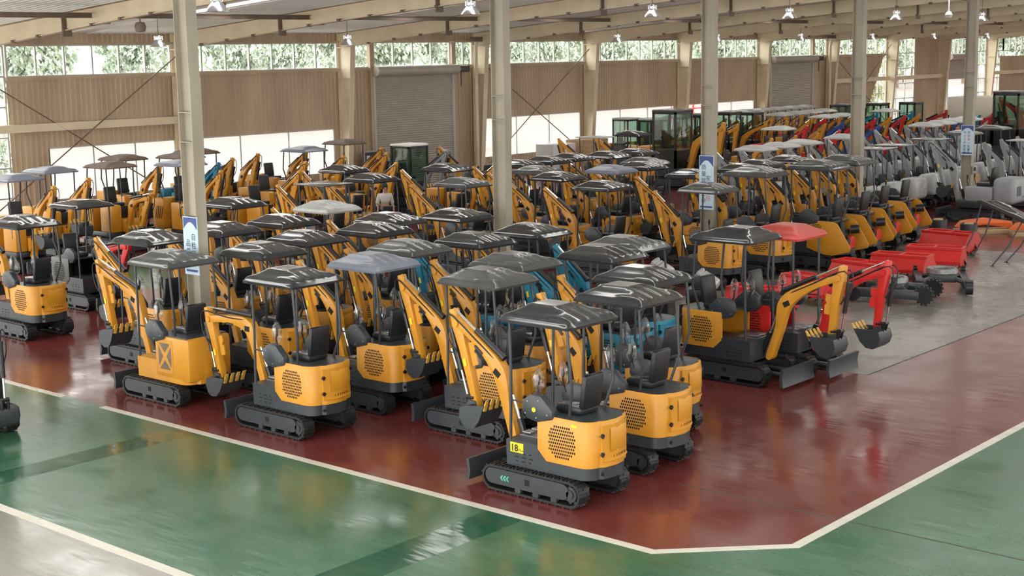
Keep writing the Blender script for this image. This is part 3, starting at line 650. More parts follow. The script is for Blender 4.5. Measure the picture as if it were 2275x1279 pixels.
def excavator(name, label, kind='round', lod=0, pose='high', can='dome', roofm=ROOF, col=YEL, group=None):
    """kinds: round tail with mesh sides / slab sided / open engine bay / low body with tall tail / hooded engine / glazed cab"""
    root = thing(name, label, 'excavator', (0, 0, 0), 0, group)
    base(root, lod); blade(root)
    zr = 1.12
    if kind in ('round', 'open', 'brace'):
        P = house_plan(.425, -.97, .19, .48); plat = MB().prism(P, 'z', .37, .62 if kind != 'open' else .50, 0)
        plat.box(-.427, .427, -.07, .483, .50, .71); pm = col if kind == 'brace' else DRK
        po = plat.build('platform', pm, root)
        if kind == 'round' and lod < 2:
            v = MB()
            for sx in (-1, 1):
                for j, (z, k) in enumerate(((.555, (0, .11, .22)), (.50, (-.02, .10, .22)), (.445, (0, .11, .22)))):
                    for d in k:
                        y = .08+d
                        x = sx*.4275; L = .035 if (j+int(d*100)) % 2 else .022
                        v.poly([(x, y-L, z-.008), (x, y-L, z+.008), (x, y+L, z+.008), (x, y+L, z-.008)])
            v.build('vent_slot', HOLE, po)
    if kind == 'round':
        # the yellow cover: round the tail, chamfered at its front foot
        c = MB(); P = house_plan(.435, -.99, .19, -.06); W = []
        for i, (x, y) in enumerate(P):
            W.append((x, y))
        zb, zt = .53, 1.10
        sec = []
        seq = [(-.435, -.06, .66), (-.435, -.20, .53)]+[(x, y, zb) for x, y in P[1:-1]]+[(.435, -.20, .53), (.435, -.06, .66)]
        lo = [c.bm.verts.new(s) for s in seq]; hi = [c.bm.verts.new((s[0], s[1], zt)) for s in seq]; h2 = [c.bm.verts.new((s[0]*.97, s[1]*.98-.003, zt+.025)) for s in seq]
        for i in range(len(seq)-1):
            c.bm.faces.new((lo[i], lo[i+1], hi[i+1], hi[i])); c.bm.faces.new((hi[i], hi[i+1], h2[i+1], h2[i]))
        for s in (0, -1): 
            x = seq[s][0]; 
        c.box(-.432, -.40, -.075, -.055, .66, 1.10); c.box(.40, .432, -.075, -.055, .66, 1.10)
        ec = c.build('engine_cover', col, root, 40)
        MB().prism([(x*.965, y*.975) for x, y in P], 'z', 1.085, 1.118).build('deck', DRK, root)
        if lod < 2:
            for sx in (-1, 1): grille(ec, sx*.4365, -.66, -.25, .62, 1.01)
            # door in the tail
            d = MB()
            def tail(x, o=0): return -.99-o+.03*abs(x)/.2 if abs(x) <= .2 else -.96-o+(abs(x)-.2)*.55
            xs = [-.235, -.12, 0, .12, .24, .33]
            A = [d.bm.verts.new((x, tail(x, .012), .60)) for x in xs]; B = [d.bm.verts.new((x, tail(x, .012), 1.07)) for x in xs]
            for i in range(len(xs)-1): d.bm.faces.new((A[i], A[i+1], B[i+1], B[i]))
            d.box(-.245, -.225, tail(-.235, .012), tail(-.235, 0)+.03, .60, 1.07); 
            def sheet(cols, o):                    # a pressed panel that follows the curve of the tail
                Q = [[d.bm.verts.new((x, tail(x, o_), z)) for z, o_ in zip(zs, o)] for x, zs in cols]
                for i in range(len(Q)-1):
                    for j in range(3): d.bm.faces.new((Q[i][j], Q[i+1][j], Q[i+1][j+1], Q[i][j+1]))
            sheet([(x, (.72, .75, 1.0, 1.03)) for x in (-.13, -.05, .08, .2, .25)], (.0125, .026, .026, .0125)); sheet([(x, (.598, .604, .612, .618)) for x in xs], (.012, .024, .024, .012)); dr = d.build('rear_door', col, root)
            for z in (.70, .94):
                h = MB(); h.box(-.27, -.21, tail(-.24, .03), tail(-.24, 0), z-.012, z+.012); h.box(-.25, -.23, tail(-.24, .032), tail(-.24, 0), z-.03, z+.03); h.build('hinge', BLK, dr)
            l = MB(); l.cyl((.365, tail(.365, .02), .98), (.365, tail(.365, -.02), .98), .03, 10); l.box(.34, .365, tail(.35, .02), tail(.35, -.02), .72, .80); l.build('latch', BLK, dr)
            v = MB()
            for i in range(7):
                x = -.06+i*.05; s = .012 if i < 4 else -.012; y = tail(x, .0135)
                v.poly([(x-.008, y, .645), (x+.008, y, .645), (x+.008+s, y, .675), (x-.008+s, y, .675)])
            v.build('vent_slot', HOLE, dr)
            sd = MB()
            for sx in (-1, 1): sd.cyl((sx*.25, -.97, .45), (sx*.25, -.945, .45), .022, 10)
            sd.build('plug', HOLE, po)
    elif kind == 'brace':
        c = MB().box(-.43, .43, -.95, -.02, .42, 1.14, .05); ec = c.build('engine_cover', col, root); MB().box(-.40, .40, -.88, .0, 1.13, 1.155).build('deck', DRK, root)
        for sx in (-1, 1):
            x = sx*.431; p = MB(); p.box(min(x, x+sx*.004), max(x, x+sx*.004), -.52, -.10, .52, 1.08); sp_ = p.build('side_panel', col, ec)
            h = MB(); xx = x+sx*.006
            for q in ([(-.46, .58), (-.16, .58), (-.31, .74)], [(-.48, .62), (-.48, .98), (-.36, .80)], [(-.14, .62), (-.14, .98), (-.26, .80)], [(-.46, 1.02), (-.16, 1.02), (-.31, .86)]): h.poly([(xx, a, b) for a, b in (q if sx < 0 else q[::-1])])
            h.build('mesh_window', BROWN_SHADE, ec)
    elif kind == 'open':
        for sx in (-1, 1):
            w_ = MB().prism([(-.04, .50), (-.04, 1.13), (-.72, 1.13), (-.82, 1.08), (-1.16, .56), (-1.13, .47), (-.60, .33)], 'x', sx*.435-.012, sx*.435+.012, .005).build('side_plate', col, root)
            if lod < 2: grille(w_, sx*.449, -.40, -.16, .88, 1.05, HOLE, 8, 5)
        MB().box(-.42, .42, -.66, -.02, 1.09, 1.125, .01).build('deck', DRK, root)
        en = MB().box(-.30, .22, -.80, -.2, .52, .92, .04).box(-.34, .1, -.62, -.3, .9, 1.02, .03); en.cyl((-.12, -.82, .66), (-.12, -.94, .66), .09, 12); eng = en.build('engine', BLK, root)
        MB().cyl((.08, -.84, .62), (.08, -.93, .62), .15, 20).build('fan_wheel', RED, eng)
        mf = MB().cyl((-.22, -.80, .80), (-.22, -.80, 1.10), .075, 14).cyl((-.22, -.80, 1.10), (-.22, -.80, 1.22), .025, 8); mf.build('muffler', BLK, eng)
        MB().cyl((.22, -.8, .9), (.30, -.98, .92), .10, 14).build('air_filter', BLK, eng)
    elif kind == 'tall':
        MB().box(-.42, .42, -.9, .5, .37, .52, .02).build('platform', DRK, root)
        c = MB().prism([(-.92, .52), (.62, .52), (.66, .60), (.60, .86), (-.40, .86), (-.46, 1.36), (-.86, 1.36), (-.94, 1.2)], 'x', -.44, .10, .02); c.box(.10, .44, -.92, -.40, .52, 1.36, .02); c.box(.12, .44, -.05, .55, .52, 1.28, .04); ec = c.build('body', col, root)
        MB().box(-.36, .10, -.36, .16, .862, 1.20, .02).build('seat_box', BLK, root)
        if lod < 2:
            v = MB()
            for sx, x in ((-1, -.442), (1, .442)):
                for i in range(4):
                    y = -.80+i*.09; q = [(x, y, .80), (x, y+.03, .78), (x, y+.14, 1.14), (x, y+.11, 1.16)]; v.poly(q if sx < 0 else q[::-1])
            v.build('vent_slot', HOLE, ec)
        zr = 1.36
    elif kind == 'hood':
        MB().box(-.46, .46, -.7, .55, .40, .62, .03).build('platform', DRK, root)
        h = MB().box(-.50, .50, -1.12, -.50, .56, 1.28, .14, 4); ho = h.build('engine_hood', HOOD, root)
        if lod < 2:
            v = MB(); v.box(-.3, .0, -1.125, -1.115, .78, 1.05); [v.box(.1+.1*i, .15+.1*i, -1.125, -1.117, .72, .76) for i in range(3)]; [v.cyl((.3, -1.125, .85+.1*i), (.3, -1.117, .85+.1*i), .025, 8) for i in range(3)]; v.build('vent', DRK, ho)
        MB().box(-.48, .48, -.5, .3, .6, 1.0, .04).build('body', col, root)
    elif kind == 'cab':
        MB().prism(house_plan(.50, -1.05, .2, .5), 'z', .38, .62).build('platform', DRK, root)
        MB().prism(house_plan(.51, -1.06, .2, -.45), 'z', .60, 1.25, .02).build('engine_cover', col, root)
        f_ = MB(); bars = [(-.46, .42), (-.46, -.38), (.40, .42), (.40, -.38)]
        for x, y in bars: f_.box(x-.03, x+.03, y-.03, y+.03, .62, 2.30)
        f_.box(-.49, .43, -.41, .45, .62, 1.15); f_.box(-.49, .43, -.41, .45, 2.24, 2.31)
        fr = f_.build('cab_frame', BLK, root)
        for q in ([(-.475, .40, 1.15), (-.475, -.36, 1.15), (-.475, -.36, 2.24), (-.475, .40, 2.24)], [(.415, -.36, 1.15), (.415, .40, 1.15), (.415, .40, 2.24), (.415, -.36, 2.24)], [(-.44, -.395, 1.15), (.38, -.395, 1.15), (.38, -.395, 2.24), (-.44, -.395, 2.24)], [(.38, .435, 1.15), (-.44, .435, 1.15), (-.44, .435, 2.24), (.38, .435, 2.24)]):
            MB().poly(q).build('window_pane', CABG, fr)
        MB().box(-.50, .44, -.43, .48, 2.30, 2.38, .03).build('cab_roof', roofm, root)
    if kind in ('round', 'brace', 'open'):
        z = 1.12; seat(root, .02, -.38, z, lod)
        for sx in (-1, 1):
            q = MB().prism([(-.32, z-.03), (-.06, 1.02), (.10, 1.05), (.18, 1.15), (.16, 1.29), (.04, 1.38), (-.14, 1.37), (-.32, 1.2)], 'x', sx*.40-.06, sx*.40+.02 if sx > 0 else sx*.40+.06, .02); cc = q.build('control_console', DRK, root)
            if lod < 1:
                bt = MB(); xx = sx*.40-.062 if sx < 0 else sx*.40+.022
                for y, zz in ((-.24, 1.14), (-.10, 1.31), (.08, 1.28), (.12, 1.12), (-.06, 1.08)): bt.cyl((xx-.004, y, zz), (xx+.004, y, zz), .010, 8)
                bt.build('bolt', STL, cc)
        levers(root, 1.26, lod, (.05,), wrap=True)
        if lod < 1: 
            fp = MB().box(-.18, .18, .1, .46, .712, .722).box(-.15, -.02, .30, .44, .74, .76, .005).box(.03, .15, .30, .44, .74, .76, .005); fp.build('foot_pedal', STL, root)
    elif kind == 'tall':
        seat(root, -.13, -.16, 1.20, lod); levers(root, .95, lod, (.36, .46), wrap=False)
    elif kind == 'hood': seat(root, 0, -.15, 1.0, lod); levers(root, 1.0, lod, (.3,), wrap=False)
    elif kind == 'cab': seat(root, 0, -.1, 1.2, 2)
    if kind != 'cab':
        posts(root, lod, zr=zr, zf=.72 if kind not in ('tall',) else .86)
        if can == 'dome': canopy_mesh(n=34 if lod < 1 else 26 if lod < 2 else 12).build('canopy', roofm, root, 50)
        elif can == 'thin': canopy_mesh(rise=.10, z=2.33, n=14, ribs=3).build('canopy', roofm, root, 50)
        elif can == 'flat': canopy_mesh(flat=True, z=2.32).build('canopy', roofm, root)
    arm(root, pose, lod, col)
    return root

# ================================================================== PLACING THE MACHINES
TEMPL = {}
def place(x, y, face, label, kind='round', lod=0, pose='high', can='dome', col=YEL, roofm=ROOF, s=1, group=None, rz=None, skip=(), hood=None, over=None):
    key = (kind, lod, pose, can)
    if key not in TEMPL: TEMPL[key] = excavator('mini_excavator', 'x', kind, lod, pose, can)
    rec = {'yellow_paint': col, 'canopy_black_gloss': roofm}
    if hood: rec['engine_hood'] = hood
    if over: rec.update(over)
    if can is None: skip = tuple(skip)+('canopy', 'canopy_post', 'grab_rail')
    a = rz if rz is not None else {'L': 0, 'R': PI}[face]
    return dup(TEMPL[key], (x, y, 0), a, label, group, s, rec, skip=skip)
G1 = 'mini excavators in the near block'
# the front line along the white stripe
EXA = place(13.93, 11.40, 'L', 'yellow mini excavator with a yellow number sticker, nearest of all, black canopy', group=G1)
place(15.65, 11.55, 'L', 'yellow mini excavator right behind the one with the number sticker, glossy black canopy', pose='tuck', group=G1)
place(17.1, 12.35, 'L', 'yellow mini excavator half hidden third from the front at the right corner of the block', pose='tuck', group=G1)
place(13.96, 16.62, 'L', 'yellow mini excavator in the middle of the front line under a square black canopy', pose='fold', group=G1)
place(14.05, 19.78, 'L', 'yellow mini excavator with braced side windows at the left end of the front line', kind='brace', pose='long', col=YEL, roofm=ROOFK, group=G1)
place(15.62, 14.12, 'L', 'yellow mini excavator standing behind the lowered bucket of the number sticker machine', roofm=ROOFK, group=G1)
place(17.1, 14.85, 'L', 'yellow mini excavator with charcoal canopy just above the second-row canopy in the centre', roofm=ROOFK, group=G1)
place(15.75, 16.72, 'L', 'yellow mini excavator with pale blue-grey canopy left of the centre', roofm=ROOFG, group=G1)
place(17.25, 17.42, 'L', 'yellow mini excavator with smooth grey-black canopy directly behind the blue-grey canopy', pose='tuck', roofm=ROOFK, group=G1)
place(15.58, 19.30, 'L', 'yellow mini excavator behind the front line, black canopy just right of the nearest tall column', group=G1)
place(17.1, 19.92, 'L', 'yellow mini excavator, third row, broad black canopy right of the nearest tall column', pose='tuck', group=G1)
place(15.5, 22.42, 'L', 'yellow mini excavator left of the nearest tall column with low glossy canopy and raised arm', group=G1)
place(17.1, 22.35, 'L', 'yellow mini excavator whose canopy shows just right of the column safety sign', group=G1)
place(18.62, 14.25, 'L', 'teal mini excavator with black canopy near the right side of the block', col=TEAL, group=G1)
place(18.65, 17.15, 'L', 'teal mini excavator with black canopy in the middle of the block', col=TEAL, pose='tuck', group=G1)
place(19.78, 14.62, 'L', 'teal mini excavator farthest right of the teal ones, smooth grey canopy', col=TEAL, roofm=ROOFK, pose='tuck', group=G1)
place(18.7, 19.78, 'L', 'yellow mini excavator with ribbed black canopy, fourth row, centre left', group=G1)
place(18.6, 22.35, 'L', 'yellow mini excavator with flat-topped black canopy, fourth row, right of the nearest column', group=G1)
place(20.24, 17.15, 'L', 'yellow mini excavator under the foot of the second tall column', pose='tuck', lod=1, group=G1)
place(21.35, 20.1, 'L', 'yellow mini excavator with smooth rounded black canopy left of the second tall column', lod=1, group=G1)
place(20.05, 20.75, 'L', 'yellow mini excavator with long glossy black canopy, fifth row', lod=1, group=G1)
place(20.9, 23.6, 'L', 'yellow mini excavator with brownish grey canopy left of the centre', lod=1, roofm=ROOFW, group=G1)
place(20.3, 26.1, 'L', 'yellow mini excavator with ribbed canopy near the nearest column, back of the block', lod=1, group=G1)
place(20.98, 13.02, 'R', 'yellow and black mini excavator facing right with bent boom, smooth grey canopy', pose='reach', roofm=ROOF, s=1.06, col=YEL, group='right-facing excavators at the block corner')
place(22.12, 12.75, 'R', 'red mini excavator with red canopy facing right at the edge of the red floor', pose='reach', col=RED, roofm=ROOFR, s=1.04, group='right-facing excavators at the block corner')
place(15.5, 26.88, 'L', 'yellow mini excavator alone at the left edge across the aisle, rounded tail to the right')
place(18.2, 28.9, 'R', 'red-armed mini excavator behind the lone one at the left edge', kind='round', pose='low', col=RED, lod=1, can='thin', over={'engine_cover': BLK, 'rear_door': BLK})
place(10.6, 20.63, 'R', 'dark excavator at the left border of the picture, only its bucket and cylinder reach in', pose='hang', col=BLK, skip=('dozer_blade',))
# decals on the nearest machine
st = MB().box(-.4315, -.4275, .19, .41, .555, .685); so = st.build('number_sticker', DECAL, EXA)
def letters(parent, txt, size, m, mat_, name='lettering', ext=.0008, off=0):
    cu = bpy.data.curves.new(name, 'FONT'); cu.body = txt; cu.size = size; cu.extrude = ext
    o = bpy.data.objects.new(name, cu); C.objects.link(o); cu.materials.append(mat_); cu.offset = off; return to_mesh(o, parent, m)
def side(y, z, x=-.4325): return Matrix(((0, 0, -1, x), (-1, 0, 0, y), (0, 1, 0, z), (0, 0, 0, 1)))
letters(so, '18', .125, side(.402, .572), INK, off=.004); letters(so, 'Plus', .050, side(.268, .575), INK)
tk = [c for c in EXA.children if c.name.startswith('track')]
ch = MB()
for i in range(3):
    y = .52-i*.05
    ch.poly([(-.522, y, .20), (-.522, y-.03, .20), (-.522, y-.06, .235), (-.522, y-.03, .235)]); ch.poly([(-.522, y, .20), (-.522, y-.03, .165), (-.522, y-.06, .165), (-.522, y-.03, .20)])
ch.build('chevron_decal', MINT, [c for c in tk if min(v.co.x for v in c.data.vertices) < -.4][0])
dc = MB().obox((-.4365, -.655, 1.055), (.004, .09, .035)); dc.build('warning_label', DECAL, EXA)
pt = [c for c in EXA.children if c.name.startswith('control_console') and min(v.co.x for v in c.data.vertices) < -.4][0]
MB().cyl((-.462, -.02, 1.18), (-.459, -.02, 1.18), .032, 16).build('round_label', DECAL, pt)

# the middle block (yellow machines facing left)
G2 = 'mini excavators in the middle block'
mids = [
 (24.8, 28.1, 'square flat-plate canopy on thick posts', dict(can='flat', roofm=ROOFK)),
 (26.75, 24.95, 'grey-black canopy left of the second tall column', dict(roofm=ROOFK)),
 (26.45, 28.0, 'long black canopy in front of the roll-up door', {}),
 (27.95, 21.35, 'narrow black canopy, right foot of the second tall column', {}),
 (29.4, 23.95, 'black canopy just right of the second tall column', {}),
 (28.1, 30.9, 'black canopy below the boxy white cab', {}),
 (30.65, 25.7, 'grey canopy against the second tall column', dict(roofm=ROOFK)),
 (30.0, 28.6, 'dark canopy under the yellow boom by the roll-up door', {}),
 (28.85, 18.85, 'flat grey canopy in front of the third tall column', dict(roofm=ROOFK, pose='tuck')),
 (32.1, 27.6, 'dark canopy at the far left of the back rows', {}),
 (31.9, 24.05, 'pale blue-grey canopy in the back rows', dict(roofm=ROOFG)),
 (33.3, 24.0, 'black glossy canopy right of the pale blue-grey one', {}),
 (34.7, 24.9, 'half hidden canopy behind the glossy black one', dict(roofm=ROOFK)),
 (33.6, 27.75, 'dark canopy second in the farthest yellow row', {}),
 (34.95, 27.9, 'dark canopy third in the farthest yellow row', {}),
 (36.3, 27.5, 'dark canopy fourth in the farthest yellow row', {}),
 (37.7, 27.4, 'dark canopy last in the farthest yellow row', {}),
 (31.85, 21.3, 'black canopy partly behind the third tall column', {}),
 (34.0, 21.1, 'glossy black canopy right of the third tall column', {}),
 (35.6, 21.5, 'long shiny canopy behind the one right of the third column', {}),
 (37.4, 21.6, 'shiny dark canopy next to the fourth tall column', {})]
for i, (x, y, d, kw) in enumerate(mids):
    place(x, y, 'L', 'yellow mini excavator with '+d, lod=1, group=G2, **kw)
place(31.0, 18.85, 'L', 'yellow excavator with closed mesh tail cover behind the red-canopy machine', lod=1, roofm=ROOFK, s=1.1, pose='tuck', group='excavators being assembled')
for i, (x, y, can, d) in enumerate(((33.0, 18.2, 'dome', 'first and nearest, grey canopy on'), (34.75, 18.35, 'dome', 'second, grey canopy on'), (36.5, 18.65, None, 'third, canopy not fitted'), (38.4, 18.95, None, 'fourth and farthest, canopy not fitted'))):
    place(x, y, 'L', 'excavator with open engine bay between yellow plates, %s' % d, kind='open', lod=1, can=can, roofm=ROOFK, s=1.12, pose='tuck', group='excavators being assembled')
# machines along the back wall, facing right
G3 = 'low-bodied excavators along the back wall'
backs = [(20.3, 35.4, 'thin', ROOFG, 'high', YEL), (22.3, 36.9, 'thin', ROOFG, 'high', YEL), (24.3, 36.9, 'thin', BROWN_SHADE, 'low', YEL), (26.3, 39.2, 'thin', BROWN_SHADE, 'high', YEL), (25.9, 35.6, 'thin', ROOFG, 'high', YEL), (27.8, 38.2, 'thin', BROWN_SHADE, 'high', TEAL),
 (29.3, 39.4, 'thin', BROWN_SHADE, 'high', YEL), (29.5, 36.0, None, None, 'high', YEL), (31.1, 40.3, None, None, 'high', YEL), (31.9, 36.9, 'thin', ROOFG, 'high', YEL), (33.0, 40.0, None, None, 'high', YEL), (33.6, 36.6, None, None, 'high', YEL), (35.2, 38.5, 'thin', BROWN_SHADE, 'high', YEL), (27.0, 33.4, None, None, 'high', YEL), (30.6, 33.1, None, None, 'high', YEL)]
dsc = ['pale canopy at the left picture edge', 'pale canopy left of the low opening', 'lowered arm and mesh tail, nearest to the aisle', 'brown canopy before the low opening', 'pale canopy just left of the nearest tall column', 'teal body behind yellow arms by the low opening', 'brown canopy behind the nearest tall column', 'no canopy, right of the nearest tall column', 'no canopy, arm against the second low opening', 'pale canopy in the second low opening', 'no canopy, back corner by the second opening', 'no canopy, arm left of the cream column', 'thin canopy on tall posts beside the cream wall column', 'no canopy, arm just right of the nearest column', 'no canopy, in front of the pale canopy one']
for (x, y, can, rm, pz, col), d in zip(backs, dsc):
    place(x, y, 'R', '%s excavator by the back wall, %s' % ('teal' if col is TEAL else 'yellow', d), kind='tall', lod=1, can=can or 'thin' if can else None, roofm=rm or ROOF, pose=pz, col=col, s=1.06, group=G3)
place(35.6, 35.7, 'R', 'grey excavator with white cab roof before the near roll-up door', kind='cab', lod=1, col=SILV, roofm=WHT, pose='high', s=1.06)
place(38.2, 34.9, 'L', 'yellow excavator with raised arm right of the roll-up door', kind='round', lod=1, group=G2, can=None)
place(33.2, 31.2, 'R', 'yellow excavator with arm raised below the white-roofed cab', kind='tall', lod=1, can=None, col=YEL, group=G3)
place(44.0, 33.9, 'L', 'yellow excavator, arm raised beside the plywood crates, canopy flat and thin', lod=2, can='flat', roofm=ROOFW, group='far yellow excavators')
place(45.9, 33.5, 'L', 'yellow excavator, arm raised right of the plywood crates, dark canopy', lod=2, group='far yellow excavators')

# ---- far right: cabs, reds, blues, silvers
cabs = [(48.8, 33.6, 1.35, YEL, ROOFK, 'large dark cab excavator with yellow arm left of the third tall column'), (54.3, 40.0, 1.05, YEL, ROOFW, 'green-glazed cab excavator, first in the far row by the wall'), (56.6, 40.3, 1.0, YEL, ROOFK, 'green-glazed cab excavator, second in the far row by the wall'),
 (52.3, 37.0, 1.1, YEL, ROOFW, 'pale-roofed cab excavator behind the large dark cab'), (54.6, 36.2, 1.15, YEL, ROOFK, 'dark cab excavator just behind the third tall column'), (57.0, 36.2, 1.15, YEL, ROOFK, 'dark cab excavator right of the third tall column'), (59.4, 36.4, 1.1, YEL, ROOFK, 'dark cab excavator second right of the third tall column'),
 (69.0, 36.6, 1.1, TEAL, ROOFK, 'green-glazed cab machine right of the fourth column'), (71.0, 35.6, 1.1, TEAL, ROOFK, 'second green-glazed cab machine right of the fourth column'), (73.0, 34.6, 1.1, CRIM, ROOFK, 'third green-glazed cab machine by the cream truck'), (66.5, 26.5, 1.45, BLK, ROOFK, 'big dark cab machine right of the farthest tall column')]
for x, y, s, col, rm, d in cabs: place(x, y, 'R', d, kind='cab', lod=2, pose='reach', col=col, roofm=rm, s=s, group='cab excavators at the far end')
CN = {YEL: 'yellow', RED: 'red', BLUE: 'blue', TEAL: 'teal', CRIM: 'crimson', ORG: 'orange', SILV: 'silver'}
def row(x0, y0, dx, dy, face, cols, where, group, kind='tall', can='thin', roofm=ROOFW, pose='high', s=1.0, hood=None, cans=None):
    n = len(cols)
    for i, c in enumerate(cols):
        cn = can if cans is None else cans[i]
        place(x0+dx*i, y0+dy*i, face, '%s excavator, %s from left in the %s' % (CN[c], ords[i], where), kind=kind, lod=2, can=cn, col=c, roofm=roofm, pose=pose, s=s, group=group, hood=hood)
row(47.6, 29.9, 2.0, .12, 'R', [YEL, YEL, YEL, RED, YEL, BLUE], 'mixed row right of the third column', 'mixed colour far row', cans=[None, None, 'thin', None, None, None])
row(56.0, 33.1, 1.7, .05, 'R', [RED, YEL, BLUE, RED, RED, YEL, RED, YEL], 'bright row before the far roll-up door', 'bright far row', cans=[None, None, None, 'thin', 'thin', None, None, 'thin'])
row(63.3, 30.4, 1.6, .0, 'R', [RED, YEL, BLUE, TEAL, CRIM, CRIM], 'row right of the fourth column', 'bright far row past the fourth column', can=None)
row(58.5, 39.9, 1.55, .0, 'R', [YEL]*9, 'last pale canopy row', 'pale canopy back row')
row(62.2, 36.3, 1.55, .05, 'R', [YEL, RED, YEL, YEL], 'second last pale canopy row', 'pale canopy second row')
place(73.6, 27.6, 'L', 'red excavator with folded arm in front of the cream truck', kind='tall', lod=2, can=None, col=RED, s=1.3, pose='high')
place(68.6, 24.9, 'L', 'orange-red excavator with arm at the far right behind the column', kind='tall', lod=2, can='thin', roofm=ROOFW, col=ORG, s=1.2)
G5 = 'silver excavators on the right'
row(41.0, 24.9, 1.7, .1, 'L', [SILV]*7, 'rear silver row', G5+', rear row', kind='hood', pose='tuck', roofm=ROOFW, cans=['thin', 'thin', 'thin', None, 'thin', None, None])
row(41.4, 21.6, 1.75, .15, 'L', [SILV]*9, 'middle silver row', G5+', middle row', kind='hood', pose='tuck', roofm=ROOFK, cans=[None, 'flat', 'flat', None, 'flat', None, 'thin', None, 'thin'])
row(49.2, 19.0, 1.9, .15, 'L', [SILV]*4, 'front silver row past the last column', G5+', front row', kind='hood', pose='tuck', cans=['flat', None, None, 'thin'])
row(53.0, 25.8, 1.7, .15, 'L', [SILV]*6, 'farthest silver row', G5+', farthest row', kind='hood', pose='tuck', cans=[None, None, 'thin', 'thin', 'thin', 'thin'])
place(57.3, 19.9, 'R', 'yellow low-bodied excavator at the right picture edge', kind='tall', lod=2, can=None, col=YEL, s=1.5, pose='low')
place(44.6, 18.6, 'L', 'silver-hooded machine on a pale base right of the loose canopy', kind='hood', lod=1, can=None, col=SILV, pose='tuck', s=1.15, hood=SILV)
for t in TEMPL.values():
    for o in [g_ for c in kids(t) for g_ in kids(c)]+kids(t)+[t]: bpy.data.objects.remove(o)
KIDS.clear()

# ================================================================== LOOSE PARTS ON THE CONCRETE
def tiller():
    t = thing('rotary_tiller', 'x', 'tiller'); w_ = .68
    h = MB().prism([(-.50, .30), (-.26, .56), (.26, .56), (.50, .26), (.50, .22), (.24, .52), (-.24, .52), (-.50, .26)], 'x', -w_, w_)
    for y in (-.26, .26): h.box(-w_-.03, w_+.03, y-.03, y+.03, .545, .605)
    for x in (-w_, .0, w_): h.box(x-.03, x+.03, -.26, .26, .545, .60)
    h.box(-w_, w_, .47, .51, .20, .28)
    h.build('hood', RED, t)
    for sx in (-1, 1): MB().prism([(-.46, .22), (-.26, .08), (.2, .08), (.44, .20), (.46, .30), (.26, .56), (-.26, .56), (-.48, .32)], 'x', sx*w_-.012, sx*w_+.012).build('side_plate', RED, t)
    r = MB().cyl((-w_, 0, .24), (w_, 0, .24), .05, 10); ro = r.build('rotor', BLK, t)
    for i in range(9):
        x = -w_+.09+i*(2*w_-.18)/8; m = MB()
        for k in range(4): a = i*.5+k*PI/2; m.tube([(x, .04*math.cos(a), .24+.04*math.sin(a)), (x, .16*math.cos(a), .24+.16*math.sin(a)), (x+.05, .21*math.cos(a+.35), .24+.21*math.sin(a+.35))], .013, 5)
        m.build('tine', BLK, ro)
    MB().box(w_+.01, w_+.13, -.14, .14, .12, .46, .03).build('gearbox', BLK, t)
    b = MB().tube([(-w_+.02, -.1, .30), (-w_-.06, -.15, .14), (-w_-.06, .2, .06)], .03, 6); b.build('skid', BLK, t); return t
tp = tiller(); tl = [(26.3, 15.75), (28.35, 15.65), (30.9, 15.75), (32.6, 15.55), (34.3, 15.45), (37.3, 16.4)]
lab = ['red rotary tiller hood nearest, behind the right-facing machines', 'dark red rotary tiller second from the near end, beside the red canopy', 'bright red rotary tiller third from the near end', 'red rotary tiller fourth from the near end, skirt facing the viewer', 'red rotary tiller fifth from the near end, left of the loose canopy legs', 'red rotary tiller farthest away, tines showing, beside the black drum']
for i, (x, y) in enumerate(tl):
    if i == 0: tp.location = (x, y, -.03+.03); tp.rotation_euler = (0, 0, PI/2+.12); tp['label'] = lab[0]; tp['group'] = 'red rotary tillers'
    else: dup(tp, (x, y, 0), PI/2+rng.uniform(-.2, .25), lab[i], 'red rotary tillers')
def carriage(x, y, rz, label, wheels=True):
    t = thing('undercarriage_frame', label, 'machine part', (x, y, 0), rz, 'bare undercarriages')
    m = MB().box(-.32, .32, -.32, .32, .22, .42, .04)
    for sx in (-1, 1): m.box(sx*.52-.09, sx*.52+.09, -.72, .68, .12, .32, .03); m.tube([(sx*.2, .2, .34), (sx*.5, .45, .24)], .06, 8); m.tube([(sx*.2, -.2, .34), (sx*.5, -.45, .24)], .06, 8)
    m.build('frame', DRK, t)
    r = MB(); r.lathe([(.20, .42), (.20, .50), (.36, .50), (.36, .42)], seg=32); r.lathe([(.27, .50), (.27, .525), (.34, .525), (.34, .50)], seg=32); r.build('slewing_ring', STL, t)
    for sx in (-1, 1):
        s = MB(); s.cyl((sx*.50, -.82, .23), (sx*.60, -.82, .23), .19, 20)
        for k in range(14): a = 2*PI*k/14; s.obox((sx*.55, -.82+.205*math.cos(a), .23+.205*math.sin(a)), (.07, .04, .05), rx(a))
        s.build('sprocket', BLK, t); MB().cyl((sx*.47, .74, .19), (sx*.63, .74, .19), .17, 20).build('idler', BLK, t)
    return t
carriage(29.6, 14.35, .25, 'bare black undercarriage with slewing ring behind the red excavator boom'); carriage(31.45, 14.0, PI/2+.5, 'bare grey undercarriage with toothed sprockets on the concrete')
